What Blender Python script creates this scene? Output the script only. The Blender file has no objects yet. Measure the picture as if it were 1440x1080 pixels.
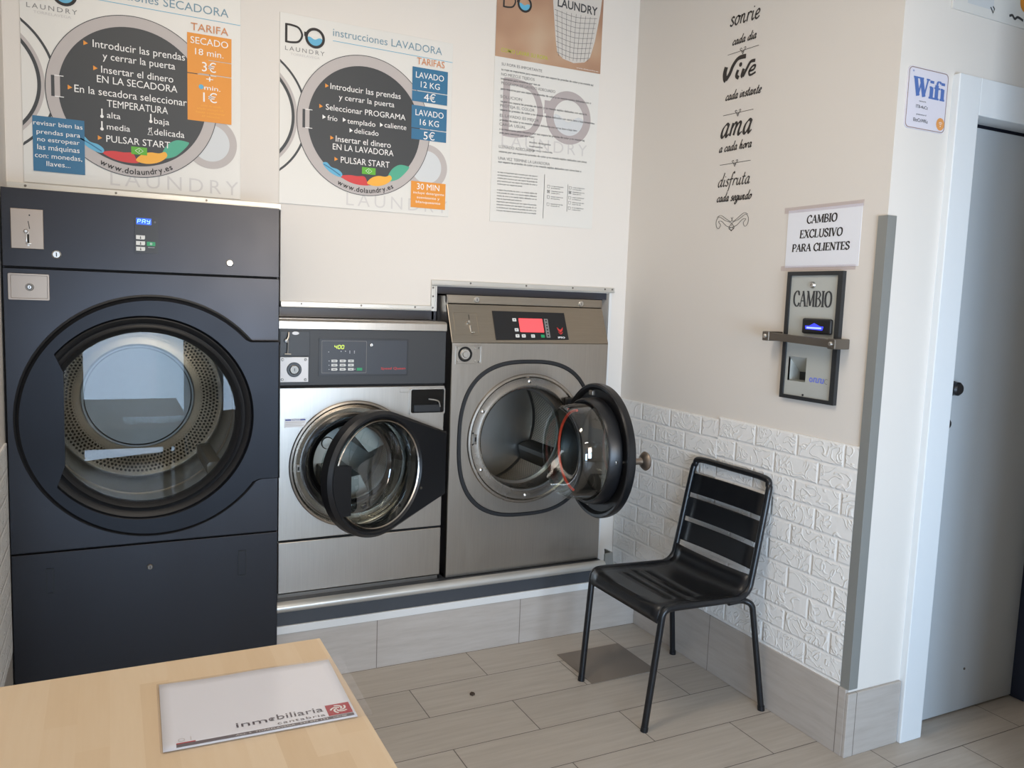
import bpy, bmesh, math, random
from math import sin, cos, pi, radians, sqrt, atan2
from mathutils import Matrix, Vector
random.seed(7)
SC = bpy.context.scene
COL = SC.collection

# ------------------------------------------------------------------ camera
cam = bpy.data.objects.new('camera', bpy.data.cameras.new('camera'))
COL.objects.link(cam)
_r = Vector((0.89556, -0.443488, 0.035917))
_u = Vector((0.014229, 0.109229, 0.993915))
_f = Vector((0.444713, 0.889599, -0.104132))
cam.matrix_world = Matrix(((_r.x, _u.x, -_f.x, 0.0), (_r.y, _u.y, -_f.y, 0.0), (_r.z, _u.z, -_f.z, 1.5), (0, 0, 0, 1)))
cam.data.sensor_width = 36.0
cam.data.lens = 28.495
cam.data.clip_start = 0.05
SC.camera = cam

# ------------------------------------------------------------------ view, sky, lamps
SC.view_settings.view_transform = 'Standard'
SC.view_settings.look = 'None'
SC.view_settings.exposure = 0.12
SC.view_settings.gamma = 1.0
SC.view_settings.use_curve_mapping = False
world = bpy.data.worlds.new('world'); SC.world = world
world.use_nodes = True
world.node_tree.nodes['Background'].inputs[0].default_value = (0.62, 0.74, 0.92, 1)
world.node_tree.nodes['Background'].inputs[1].default_value = 1.0

def area(name, loc, rot, sx, sy, power, col, spread=180):
    l = bpy.data.lights.new(name, 'AREA'); l.shape = 'RECTANGLE'; l.size = sx; l.size_y = sy
    l.energy = power; l.color = col; l.spread = radians(spread)
    o = bpy.data.objects.new(name, l); o.location = loc; o.rotation_euler = rot
    COL.objects.link(o); return o
# daylight through the glazed shop door and the shop window behind the camera
area('daylight_door', (0.20, -1.58, 0.66), (radians(90), 0, radians(-22)), 0.84, 1.2, 28, (0.56, 0.75, 1.0), 125)
area('shop_front_light', (1.30, -1.58, 0.90), (radians(90), 0, radians(-22)), 0.9, 0.9, 21, (0.54, 0.74, 1.0), 100)
# warm lights: an added shop-front fill, then the ceiling lamps
area('shop_front_light', (1.30, -1.58, 1.92), (radians(90), 0, 0), 0.9, 0.9, 5.6, (1.0, 0.86, 0.70), 55)  # added to brighten the dryer's upper panel and the back wall
area('ceiling_lamp', (0.45, 1.75, 2.97), (0, 0, 0), 1.2, 0.3, 17, (1.0, 0.87, 0.72))
area('ceiling_lamp', (0.6, -0.8, 2.97), (0, 0, 0), 1.2, 0.3, 15, (1.0, 0.95, 0.89))

# ------------------------------------------------------------------ materials
def lin(c):
    c = c / 255.0
    return c / 12.92 if c <= 0.04045 else ((c + 0.055) / 1.055) ** 2.4
def rgb(*c): return (lin(c[0]), lin(c[1]), lin(c[2]), 1.0)

class NT:
    """small helper to wire node trees"""
    def __init__(self, m): self.t = m.node_tree
    def n(self, kind, **kw):
        nd = self.t.nodes.new(kind)
        for k, v in kw.items(): setattr(nd, k, v)
        return nd
    def link(self, a, b): self.t.links.new(a, b)
    def math(self, op, a, b=None, c=None):
        nd = self.n('ShaderNodeMath', operation=op)
        for i, v in enumerate((a, b, c)):
            if v is None: continue
            if isinstance(v, (int, float)): nd.inputs[i].default_value = v
            else: self.link(v, nd.inputs[i])
        return nd.outputs[0]
    def ramp(self, fac, stops):
        nd = self.n('ShaderNodeValToRGB')
        el = nd.color_ramp.elements
        while len(el) < len(stops): el.new(0.5)
        for e, (p, c) in zip(el, stops): e.position = p; e.color = c
        self.link(fac, nd.inputs[0]); return nd.outputs[0]
    def noise(self, vec, scale, detail=3, rough=0.5):
        nd = self.n('ShaderNodeTexNoise'); nd.inputs['Scale'].default_value = scale
        nd.inputs['Detail'].default_value = detail; nd.inputs['Roughness'].default_value = rough
        if vec is not None: self.link(vec, nd.inputs['Vector'])
        return nd.outputs['Fac']
    def coord(self, which='Object', scale=(1, 1, 1), loc=(0, 0, 0), rot=(0, 0, 0)):
        tc = self.n('ShaderNodeTexCoord'); mp = self.n('ShaderNodeMapping')
        mp.inputs['Scale'].default_value = scale; mp.inputs['Location'].default_value = loc
        mp.inputs['Rotation'].default_value = rot
        self.link(tc.outputs[which], mp.inputs['Vector']); return mp.outputs[0]
    def bump(self, h, strength, dist):
        nd = self.n('ShaderNodeBump'); nd.inputs['Strength'].default_value = strength
        nd.inputs['Distance'].default_value = dist
        self.link(h, nd.inputs['Height']); self.link(nd.outputs[0], self.bsdf.inputs['Normal']); return nd
    @property
    def bsdf(self): return self.t.nodes['Principled BSDF']

M = {}
def mat(name, col, rough=0.5, metal=0.0, spec=0.5, emit=None, est=1.0, coat=0.0):
    m = bpy.data.materials.new(name); m.use_nodes = True
    b = m.node_tree.nodes['Principled BSDF']
    b.inputs['Base Color'].default_value = rgb(*col)
    b.inputs['Roughness'].default_value = rough
    b.inputs['Metallic'].default_value = metal
    b.inputs['Specular IOR Level'].default_value = spec
    b.inputs['Coat Weight'].default_value = coat
    if emit:
        b.inputs['Emission Color'].default_value = rgb(*emit); b.inputs['Emission Strength'].default_value = est
    M[name] = m
    return m

def varied(name, amount=0.06, scale=6.0, bump=0.0, bscale=120, stretch=(1, 1, 1)):
    """adds a faint procedural unevenness to roughness and relief"""
    m = M[name]; t = NT(m); b = t.bsdf
    v = t.coord('Object', stretch)
    f = t.noise(v, scale)
    r0 = b.inputs['Roughness'].default_value
    mr = t.n('ShaderNodeMapRange'); mr.inputs['To Min'].default_value = max(0.02, r0 - amount); mr.inputs['To Max'].default_value = min(1, r0 + amount)
    t.link(f, mr.inputs['Value']); t.link(mr.outputs[0], b.inputs['Roughness'])
    if bump: t.bump(t.noise(v, bscale, 2), bump, 0.001)
    return m

mat('wall_paint', (224, 217, 208), 0.75); varied('wall_paint', 0.05, 3, 0.12, 160)
mat('ceiling_paint', (232, 230, 225), 0.85)
mat('white_board', (222, 219, 212), 0.35); mat('paper', (234, 235, 240), 0.6)
mat('white_trim', (222, 221, 218), 0.35); mat('door_white', (222, 223, 222), 0.4); varied('door_white', 0.05, 4)
mat('jamb_white', (226, 228, 228), 0.4)
mat('door_grey', (178, 182, 184), 0.45); varied('door_grey', 0.06, 4, stretch=(1, 1, .2))
mat('alu', (206, 204, 198), 0.34, 0.55); varied('alu', 0.08, 9)
mat('guard_grey', (150, 151, 147), 0.45, 0.35)
mat('screw', (120, 116, 110), 0.35, 0.9)
mat('navy_panel', (38, 46, 66), 0.5); mat('filler', (52, 53, 62), 0.35); mat('smoked_glass', (60, 58, 56), 0.3); mat('void', (44, 45, 58), 0.6)
mat('dark_strip', (62, 65, 70), 0.5)
mat('dryer_paint', (56, 56, 59), 0.33, 0.9); varied('dryer_paint', 0.05, 5)
mat('dryer_door', (32, 34, 39), 0.38, 0.7); varied('dryer_door', 0.04, 5)
mat('dryer_gasket', (15, 17, 21), 0.5)
mat('plate_steel', (158, 145, 133), 0.38, 0.95); varied('plate_steel', 0.06, 8)
mat('chrome', (206, 204, 200), 0.28, 1.0)
mat('black_plastic', (22, 23, 26), 0.35); mat('black_gloss', (13, 14, 16), 0.12)
mat('panel_grey', (43, 44, 46), 0.45); mat('panel_key', (48, 52, 60), 0.4)
mat('washer_panel', (27, 29, 33), 0.4)
mat('hole', (8, 8, 9), 0.8); mat('key_white', (214, 214, 210), 0.5)
mat('label_white', (228, 228, 230), 0.5); mat('label_blue', (50, 72, 150), 0.5)
mat('green_key', (36, 150, 96), 0.45); mat('red_print', (196, 52, 50), 0.5)
mat('seal_red', (214, 70, 44), 0.45)
mat('screen_blue', (20, 70, 170), 0.3, emit=(20, 90, 220), est=0.7)
mat('digit_blue', (140, 200, 255), 0.3, emit=(150, 205, 255), est=1.0)
mat('screen_red', (230, 70, 76), 0.3, emit=(250, 84, 88), est=0.75)
mat('digit_yellow', (200, 220, 60), 0.3, emit=(200, 226, 70), est=0.9)
mat('led_blue', (50, 60, 230), 0.3, emit=(60, 70, 255), est=0.9)
mat('led_white', (150, 170, 255), 0.3, emit=(160, 180, 255), est=1.0)
mat('glow_blue', (118, 132, 222), 0.5)
mat('chair_black', (17, 19, 23), 0.33); varied('chair_black', 0.05, 10)
mat('change_grey', (186, 188, 182), 0.42, 0.1); mat('frame_black', (40, 42, 44), 0.45)
mat('bar_steel', (120, 114, 106), 0.4, 0.8)
mat('hatch', (128, 118, 108), 0.6); varied('hatch', 0.08, 8)
mat('print_black', (40, 36, 34), 0.6); mat('print_dark', (58, 60, 62), 0.5); mat('print_grey', (128, 126, 124), 0.6)
mat('print_ring', (184, 176, 172), 0.5); mat('print_pale', (206, 202, 196), 0.5); mat('print_light', (196, 192, 188), 0.55)
mat('print_white', (238, 236, 232), 0.5); mat('print_orange', (226, 146, 50), 0.5); mat('print_orange_text', (206, 132, 78), 0.5)
mat('print_steel_blue', (48, 108, 144), 0.5); mat('print_head', (112, 144, 160), 0.5); mat('print_sky', (96, 172, 204), 0.5)
mat('print_green', (92, 172, 44), 0.5); mat('print_red', (206, 58, 58), 0.5); mat('print_yellow', (240, 172, 58), 0.5); mat('print_teal', (76, 166, 136), 0.5)
mat('print_water', (206, 208, 208), 0.5); mat('print_watermark', (176, 166, 164), 0.55); mat('print_logo_grey', (206, 202, 198), 0.55)
mat('print_lime', (176, 178, 60), 0.5); mat('wifi_frame', (150, 128, 118), 0.5); mat('wifi_card', (220, 216, 224), 0.4)
mat('wifi_blue', (84, 114, 176), 0.5); mat('wifi_orange', (222, 152, 84), 0.5)
mat('doc_red', (176, 58, 66), 0.5); mat('doc_brown', (112, 104, 106), 0.5); mat('doc_text', (92, 84, 92), 0.5)
mat('tape', (224, 214, 214), 0.25); mat('sticker_ink', (48, 42, 38), 0.6)
mat('poster_photo', (168, 130, 104), 0.4); mat('basket_white', (206, 200, 192), 0.5)
mat('crumb', (70, 56, 44), 0.9)

# --- photo part of the advice poster: a plain warm brown blend
def _photo():
    t = NT(M['poster_photo']); v = t.coord('Object', (1, 1, 1))
    f = t.noise(v, 3.2, 2)
    c = t.ramp(f, [(0.3, rgb(150, 108, 86)), (0.55, rgb(182, 146, 118)), (0.75, rgb(196, 172, 146))])
    t.link(c, t.bsdf.inputs['Base Color'])
_photo()

def steel(name, col, rough, stretch):
    m = mat(name, col, rough, 1.0); t = NT(m); v = t.coord('Object', stretch)
    f = t.noise(v, 6, 4, 0.6)
    mr = t.n('ShaderNodeMapRange'); mr.inputs['To Min'].default_value = rough - 0.06; mr.inputs['To Max'].default_value = rough + 0.08
    t.link(f, mr.inputs['Value']); t.link(mr.outputs[0], t.bsdf.inputs['Roughness'])
    c = t.ramp(f, [(0.25, rgb(*[x * 0.97 for x in col])), (0.75, rgb(*[min(255, x * 1.02) for x in col]))])
    t.link(c, t.bsdf.inputs['Base Color'])
    if stretch != (1, 1, 1): t.bump(t.noise(v, 60, 2), 0.03, 0.001)
    return m
steel('steel', (176, 170, 162), 0.30, (40, 40, 1))
steel('steel_warm', (164, 155, 142), 0.30, (1, 1, 40))
steel('drum_steel', (150, 148, 144), 0.42, (1, 1, 1)); steel('drum_plate', (104, 104, 103), 0.46, (1, 1, 1))
steel('ring_steel', (176, 170, 162), 0.25, (1, 1, 1))

def perforated(name, base, pitch, hole, band=None):
    """stainless with a staggered grid of drilled holes, laid out on the UV map in metres"""
    m = mat(name, base, 0.27, 1.0); t = NT(m)
    uv = t.n('ShaderNodeUVMap'); sep = t.n('ShaderNodeSeparateXYZ'); t.link(uv.outputs[0], sep.inputs[0])
    vr = t.math('DIVIDE', sep.outputs[1], pitch * 0.866)
    row = t.math('FLOOR', vr)
    odd = t.math('MULTIPLY', t.math('MODULO', t.math('ABSOLUTE', row), 2.0), 0.5)
    ur = t.math('ADD', t.math('DIVIDE', sep.outputs[0], pitch), odd)
    du = t.math('MULTIPLY', t.math('SUBTRACT', t.math('FRACT', ur), 0.5), pitch)
    dv = t.math('MULTIPLY', t.math('SUBTRACT', t.math('FRACT', vr), 0.5), pitch * 0.866)
    d = t.math('SQRT', t.math('ADD', t.math('MULTIPLY', du, du), t.math('MULTIPLY', dv, dv)))
    h = t.math('LESS_THAN', d, hole)
    if band:
        inb = t.math('MULTIPLY', t.math('GREATER_THAN', sep.outputs[1], band[0]), t.math('LESS_THAN', sep.outputs[1], band[1]))
        h = t.math('MULTIPLY', h, inb)
    mx = t.n('ShaderNodeMix', data_type='RGBA')
    t.link(h, mx.inputs['Factor']); mx.inputs['A'].default_value = rgb(*base); mx.inputs['B'].default_value = (0.006, 0.006, 0.006, 1)
    t.link(mx.outputs['Result'], t.bsdf.inputs['Base Color'])
    t.link(t.math('SUBTRACT', 1.0, h), t.bsdf.inputs['Metallic'])
    return m
perforated('drum_holes', (205, 190, 172), 0.0125, 0.0038)
perforated('dryer_holes', (205, 200, 192), 0.0165, 0.0052, band=(0.514, 0.590))

def glass(name, tint, rough=0.0, ior=1.5, gl=1.0):
    m = bpy.data.materials.new(name); m.use_nodes = True; t = NT(m); nt = m.node_tree
    nt.nodes.remove(nt.nodes['Principled BSDF'])
    out = nt.nodes['Material Output']
    tr = t.n('ShaderNodeBsdfTransparent'); tr.inputs[0].default_value = tint
    g = t.n('ShaderNodeBsdfGlossy'); g.inputs['Roughness'].default_value = rough; g.inputs[0].default_value = (gl, gl, gl, 1)
    fr = t.n('ShaderNodeFresnel'); fr.inputs[0].default_value = ior
    mx = t.n('ShaderNodeMixShader')
    geo = t.n('ShaderNodeNewGeometry')
    t.link(t.math('MULTIPLY', fr.outputs[0], t.math('SUBTRACT', 1.0, geo.outputs['Backfacing'])), mx.inputs[0]); t.link(tr.outputs[0], mx.inputs[1]); t.link(g.outputs[0], mx.inputs[2])
    t.link(mx.outputs[0], out.inputs[0]); M[name] = m
glass('glass', (0.93, 0.95, 0.95, 1), 0.0, 1.33); glass('glass_bowl', (0.90, 0.93, 0.92, 1), 0.02, 1.9)
glass('smoked_pane', (0.42, 0.40, 0.38, 1), 0.02, 1.5); glass('sleeve', (0.96, 0.96, 0.97, 1), 0.12, 1.45); glass('tape_clear', (0.94, 0.92, 0.93, 1), 0.15, 1.4)

# --- foam brick dado: raised bricks with a rough wrinkled face
def foam(name, parity):
    m = mat(name, (240, 238, 234), 0.5); t = NT(m)
    uv = t.n('ShaderNodeUVMap'); sep = t.n('ShaderNodeSeparateXYZ'); t.link(uv.outputs[0], sep.inputs[0])
    rh, bw, g = 0.0815, 0.21, 0.0045
    vr = t.math('DIVIDE', sep.outputs[1], rh); row = t.math('FLOOR', vr)
    odd = t.math('MULTIPLY', t.math('MODULO', t.math('ADD', t.math('ABSOLUTE', row), float(parity)), 2.0), 0.5)
    ur = t.math('ADD', t.math('DIVIDE', sep.outputs[0], bw), odd)
    fu = t.math('FRACT', ur); fv = t.math('FRACT', vr)
    eu = t.math('MULTIPLY', t.math('MINIMUM', fu, t.math('SUBTRACT', 1.0, fu)), bw)
    ev = t.math('MULTIPLY', t.math('MINIMUM', fv, t.math('SUBTRACT', 1.0, fv)), rh)
    e = t.math('MINIMUM', eu, ev)
    mr = t.n('ShaderNodeMapRange'); mr.interpolation_type = 'SMOOTHSTEP'
    mr.inputs['From Min'].default_value = 0.0012; mr.inputs['From Max'].default_value = 0.009
    t.link(e, mr.inputs['Value'])
    # wrinkles: distorted ridges
    wn = t.n('ShaderNodeTexNoise'); wn.inputs['Scale'].default_value = 16; wn.inputs['Detail'].default_value = 1.2
    wn.inputs['Distortion'].default_value = 1.6
    off = t.n('ShaderNodeCombineXYZ'); t.link(t.math('MULTIPLY', row, 3.7), off.inputs[2])
    ad = t.n('ShaderNodeVectorMath', operation='ADD'); t.link(uv.outputs[0], ad.inputs[0]); t.link(off.outputs[0], ad.inputs[1])
    t.link(ad.outputs[0], wn.inputs['Vector'])
    rg = t.math('ABSOLUTE', t.math('SUBTRACT', wn.outputs['Fac'], 0.5))
    rs = t.n('ShaderNodeMapRange'); rs.inputs['From Max'].default_value = 0.055; rs.interpolation_type = 'SMOOTHSTEP'
    t.link(rg, rs.inputs['Value'])
    hgt = t.math('MULTIPLY', mr.outputs[0], t.math('ADD', t.math('MULTIPLY', rs.outputs[0], -0.42), 1.0))
    hgt = t.math('ADD', hgt, t.math('MULTIPLY', t.noise(ad.outputs[0], 28, 2), 0.35))
    t.bump(hgt, 0.68, 0.006)
foam('foam_brick_even', 0); foam('foam_brick_odd', 1)

# --- wood-look porcelain floor planks in running bond
def floor_mat():
    m = mat('floor_tile', (150, 140, 128), 0.42); t = NT(m)
    tc = t.n('ShaderNodeTexCoord'); sep = t.n('ShaderNodeSeparateXYZ'); t.link(tc.outputs['Object'], sep.inputs[0])
    vr = t.math('DIVIDE', t.math('SUBTRACT', sep.outputs[1], 0.356 - 0.2225 * 12), 0.2225)
    row = t.math('FLOOR', vr)
    odd = t.math('MULTIPLY', t.math('MODULO', t.math('ADD', row, 1.0), 2.0), 0.5)
    ur = t.math('ADD', t.math('DIVIDE', t.math('SUBTRACT', sep.outputs[0], 1.3395 - 0.66 * 12), 0.66), odd)
    fu = t.math('FRACT', ur); fv = t.math('FRACT', vr)
    e = t.math('MINIMUM', t.math('MULTIPLY', t.math('MINIMUM', fu, t.math('SUBTRACT', 1.0, fu)), 0.66),
               t.math('MULTIPLY', t.math('MINIMUM', fv, t.math('SUBTRACT', 1.0, fv)), 0.2225))
    grout = t.math('LESS_THAN', e, 0.0017)
    idc = t.n('ShaderNodeCombineXYZ'); t.link(t.math('FLOOR', ur), idc.inputs[0]); t.link(row, idc.inputs[1])
    wn = t.n('ShaderNodeTexWhiteNoise'); t.link(idc.outputs[0], wn.inputs[0])
    mp = t.n('ShaderNodeMapping'); mp.inputs['Scale'].default_value = (1.6, 22, 1); t.link(tc.outputs['Object'], mp.inputs[0])
    sh = t.n('ShaderNodeVectorMath', operation='ADD'); t.link(mp.outputs[0], sh.inputs[0])
    sc = t.n('ShaderNodeVectorMath', operation='SCALE'); t.link(wn.outputs['Color'], sc.inputs[0]); sc.inputs['Scale'].default_value = 9.0
    t.link(sc.outputs[0], sh.inputs[1])
    gr = t.noise(sh.outputs[0], 2.2, 6, 0.62)
    c = t.ramp(gr, [(0.2, rgb(170, 160, 148)), (0.5, rgb(182, 172, 160)), (0.8, rgb(192, 183, 172))])
    hsv = t.n('ShaderNodeHueSaturation'); t.link(c, hsv.inputs['Color'])
    t.link(t.math('ADD', t.math('MULTIPLY', wn.outputs['Value'], 0.07), 0.96), hsv.inputs['Value'])
    mx = t.n('ShaderNodeMix', data_type='RGBA'); t.link(grout, mx.inputs['Factor'])
    t.link(hsv.outputs[0], mx.inputs['A']); mx.inputs['B'].default_value = rgb(96, 88, 80)
    t.link(mx.outputs['Result'], t.bsdf.inputs['Base Color'])
    t.bump(t.math('ADD', t.math('MULTIPLY', gr, 0.25), t.math('SUBTRACT', 1.0, grout)), 0.35, 0.0015)
floor_mat()

def skirting_mat(name, pitch, x0, axis):
    m = mat(name, (176, 167, 158), 0.45); t = NT(m)
    tc = t.n('ShaderNodeTexCoord'); sep = t.n('ShaderNodeSeparateXYZ'); t.link(tc.outputs['Object'], sep.inputs[0])
    u = t.math('DIVIDE', t.math('SUBTRACT', sep.outputs[axis], x0 - pitch * 10), pitch)
    fu = t.math('FRACT', u)
    g = t.math('LESS_THAN', t.math('MULTIPLY', t.math('MINIMUM', fu, t.math('SUBTRACT', 1.0, fu)), pitch), 0.0016)
    mp = t.n('ShaderNodeMapping'); mp.inputs['Scale'].default_value = (2, 2, 18); t.link(tc.outputs['Object'], mp.inputs[0])
    gr = t.noise(mp.outputs[0], 2.5, 6, 0.62)
    c = t.ramp(gr, [(0.25, rgb(172, 162, 153)), (0.5, rgb(182, 173, 164)), (0.78, rgb(190, 182, 174))])
    mx = t.n('ShaderNodeMix', data_type='RGBA'); t.link(g, mx.inputs['Factor'])
    t.link(c, mx.inputs['A']); mx.inputs['B'].default_value = rgb(120, 110, 102)
    t.link(mx.outputs['Result'], t.bsdf.inputs['Base Color'])
skirting_mat('skirting_back', 0.645, 0.949, 0); skirting_mat('skirting_side', 0.66, 2.50, 1)

# --- butcher-block laminate of the table
def wood():
    m = mat('table_wood', (206, 172, 126), 0.42); t = NT(m)
    tc = t.n('ShaderNodeTexCoord'); sep = t.n('ShaderNodeSeparateXYZ'); t.link(tc.outputs['Object'], sep.inputs[0])
    u = t.math('DIVIDE', sep.outputs[0], 0.047); col = t.math('FLOOR', u)
    w1 = t.n('ShaderNodeTexWhiteNoise', noise_dimensions='1D'); t.link(col, w1.inputs['W'])
    v = t.math('ADD', t.math('DIVIDE', sep.outputs[1], 0.42), t.math('MULTIPLY', w1.outputs['Value'], 5.0))
    idc = t.n('ShaderNodeCombineXYZ'); t.link(col, idc.inputs[0]); t.link(t.math('FLOOR', v), idc.inputs[1])
    w2 = t.n('ShaderNodeTexWhiteNoise'); t.link(idc.outputs[0], w2.inputs[0])
    mp = t.n('ShaderNodeMapping'); mp.inputs['Scale'].default_value = (30, 2.2, 1); t.link(tc.outputs['Object'], mp.inputs[0])
    gr = t.noise(mp.outputs[0], 3, 5, 0.6)
    f = t.math('ADD', t.math('MULTIPLY', w2.outputs['Value'], 0.55), t.math('MULTIPLY', gr, 0.45))
    c = t.ramp(f, [(0.1, rgb(204, 179, 147)), (0.5, rgb(211, 188, 158)), (0.9, rgb(217, 197, 170))])
    t.link(c, t.bsdf.inputs['Base Color'])
wood()

# ------------------------------------------------------------------ mesh helpers
class MB:
    """collects shapes into one mesh; faces remember a material slot"""
    def __init__(self): self.v = []; self.k = 0; self.f = []; self.mi = []; self.uv = {}; self.cur = 0; self.mats = []
    def use(self, name):
        if name not in self.mats: self.mats.append(name)
        self.cur = self.mats.index(name); return self
    def add(self, vs, fs, uvs=None):
        o = len(self.v); self.v += [tuple(p) for p in vs]
        for i, f in enumerate(fs):
            if uvs: self.uv[len(self.f)] = uvs[i]
            self.f.append([o + k for k in f]); self.mi.append(self.cur)
        return self
    def lift(self, y):
        self.k += 1; return y - 2e-5 * (self.k % 16)    # keeps overlapping print layers apart
    def box(self, x0, x1, y0, y1, z0, z1, b=0.0):
        bm = bmesh.new(); bmesh.ops.create_cube(bm, size=1.0)
        for v in bm.verts: v.co = Vector(((x0 + x1) / 2 + v.co.x * (x1 - x0), (y0 + y1) / 2 + v.co.y * (y1 - y0), (z0 + z1) / 2 + v.co.z * (z1 - z0)))
        if b > 0: bmesh.ops.bevel(bm, geom=bm.edges[:], offset=b, segments=2, profile=0.5, affect='EDGES')
        bm.verts.index_update()
        self.add([v.co for v in bm.verts], [[v.index for v in f.verts] for f in bm.faces]); bm.free(); return self
    def prism(self, pts, y0, y1, axis='y'):
        """closed outline in (x,z) extruded along y (or (y,z) along x, (x,y) along z)"""
        n = len(pts)
        def P(p, d): return (p[0], d, p[1]) if axis == 'y' else ((d, p[0], p[1]) if axis == 'x' else (p[0], p[1], d))
        vs = [P(p, y0) for p in pts] + [P(p, y1) for p in pts]
        fs = [list(range(n)), list(range(2 * n - 1, n - 1, -1))] + [[i, n + i, n + (i + 1) % n, (i + 1) % n] for i in range(n)]
        return self.add(vs, fs)
    def flat(self, pts, y):
        y = self.lift(y)
        return self.add([(p[0], y, p[1]) for p in pts], [list(range(len(pts)))])
    def disc(self, cx, cz, r, y, n=40, rz=None):
        return self.flat([(cx + r * cos(2 * pi * i / n), cz + (rz or r) * sin(2 * pi * i / n)) for i in range(n)], y)
    def ring(self, cx, cz, r0, r1, y, n=64, a0=0.0, a1=2 * pi, clip=None):
        vs = []; y = self.lift(y)
        for i in range(n + 1):
            a = a0 + (a1 - a0) * i / n
            for r in (r0, r1): vs.append((max(cx + r * cos(a), clip) if clip is not None else cx + r * cos(a), y, cz + r * sin(a)))
        return self.add(vs, [[2 * i, 2 * i + 1, 2 * i + 3, 2 * i + 2] for i in range(n)])
    def lathe(self, prof, cx, cz, n=64, uv=False):
        """profile of (radius, y) turned about the y axis through (cx, cz)"""
        k = len(prof); vs = []; fs = []; us = []
        s = [0.0]
        for i in range(1, k): s.append(s[-1] + sqrt((prof[i][0] - prof[i - 1][0]) ** 2 + (prof[i][1] - prof[i - 1][1]) ** 2))
        rm = max(p[0] for p in prof)
        for i in range(n):
            a = 2 * pi * i / n
            for r, y in prof: vs.append((cx + r * cos(a), y, cz + r * sin(a)))
        for i in range(n):
            j = (i + 1) % n
            for q in range(k - 1):
                fs.append([i * k + q, i * k + q + 1, j * k + q + 1, j * k + q])
                u0, u1 = 2 * pi * rm * i / n, 2 * pi * rm * (i + 1) / n
                us.append([(u0, s[q]), (u0, s[q + 1]), (u1, s[q + 1]), (u1, s[q])])
        return self.add(vs, fs, us if uv else None)
    def plate(self, outer, inner, y0, y1, b=0.0):
        """ring plate between two outlines with matching points; front at y0, chamfer b on the front edges"""
        n = len(outer)
        cx = sum(p[0] for p in inner) / n; cz = sum(p[1] for p in inner) / n
        def sh(p, d):
            l = sqrt((p[0] - cx) ** 2 + (p[1] - cz) ** 2); return (cx + (p[0] - cx) * (l + d) / l, cz + (p[1] - cz) * (l + d) / l)
        loops = []
        if b > 0:
            loops = [[(p[0], y1, p[1]) for p in outer], [(p[0], y0 + b, p[1]) for p in outer], [(*sh(p, -b),) for p in outer],
                     [(*sh(p, b),) for p in inner], [(p[0], y0 + b, p[1]) for p in inner], [(p[0], y1, p[1]) for p in inner]]
            loops[2] = [(p[0], y0, p[1]) for p in loops[2]]; loops[3] = [(p[0], y0, p[1]) for p in loops[3]]
        else:
            loops = [[(p[0], y1, p[1]) for p in outer], [(p[0], y0, p[1]) for p in outer], [(p[0], y0, p[1]) for p in inner], [(p[0], y1, p[1]) for p in inner]]
        vs = [p for l in loops for p in l]; fs = []
        L = len(loops)
        for a in range(L):
            c = (a + 1) % L
            for i in range(n):
                j = (i + 1) % n
                fs.append([a * n + i, c * n + i, c * n + j, a * n + j])
        return self.add(vs, fs)
    def tube(self, path, r, n=10, cap=True, rx=None):
        pts = [Vector(p) for p in path]; k = len(pts); vs = []; fs = []
        t0 = (pts[1] - pts[0]).normalized()
        up = Vector((0, 0, 1)) if abs(t0.z) < 0.9 else Vector((1, 0, 0))
        nrm = t0.cross(up).normalized()
        for i in range(k):
            t = (pts[min(i + 1, k - 1)] - pts[max(i - 1, 0)]).normalized()
            nrm = (nrm - t * nrm.dot(t)).normalized(); bn = t.cross(nrm)
            rr = r[i] if isinstance(r, (list, tuple)) else r
            for q in range(n):
                a = 2 * pi * q / n; vs.append(pts[i] + nrm * (rr * cos(a)) + bn * (rr * sin(a)))
        for i in range(k - 1):
            for q in range(n):
                w = (q + 1) % n; fs.append([i * n + q, i * n + w, (i + 1) * n + w, (i + 1) * n + q])
        if cap: fs += [list(range(n - 1, -1, -1)), list(range((k - 1) * n, k * n))]
        return self.add(vs, fs)
    def ribbon(self, pts, w, y, thin=1.0, pen=0.0, taper=False):
        """pen stroke in the (x,z) plane; width follows direction like a broad nib"""
        k = len(pts); vs = []; y = self.lift(y)
        for i in range(k):
            a = pts[max(i - 1, 0)]; b = pts[min(i + 1, k - 1)]
            dx, dz = b[0] - a[0], b[1] - a[1]; l = sqrt(dx * dx + dz * dz) or 1e-6
            f = thin + (1 - thin) * abs(sin(atan2(dz, dx) - pen))
            if taper: f *= 0.35 + 0.65 * sin(pi * min(1, max(0, (i + .3) / k)))
            h = w * f / 2
            vs += [(pts[i][0] - dz / l * h, y, pts[i][1] + dx / l * h), (pts[i][0] + dz / l * h, y, pts[i][1] - dx / l * h)]
        return self.add(vs, [[2 * i, 2 * i + 1, 2 * i + 3, 2 * i + 2] for i in range(k - 1)])
    def build(self, name, m, parent=None, loc=None, rotz=None, smooth=35, recalc=True):
        me = bpy.data.meshes.new(name); me.from_pydata(self.v, [], self.f)
        names = self.mats or [m]
        for q in names: me.materials.append(M[q])
        for p, i in zip(me.polygons, self.mi): p.material_index = i if self.mats else 0
        if self.uv:
            ul = me.uv_layers.new(name='UVMap')
            for p in me.polygons:
                if p.index in self.uv:
                    for li, c in zip(p.loop_indices, self.uv[p.index]): ul.data[li].uv = c
        if recalc:
            bm = bmesh.new(); bm.from_mesh(me); bmesh.ops.recalc_face_normals(bm, faces=bm.faces); bm.to_mesh(me); bm.free()
        if smooth:
            me.shade_smooth(); me.set_sharp_from_angle(angle=radians(smooth))
        o = bpy.data.objects.new(name, me); COL.objects.link(o)
        if parent is not None: o.parent = parent
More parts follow.
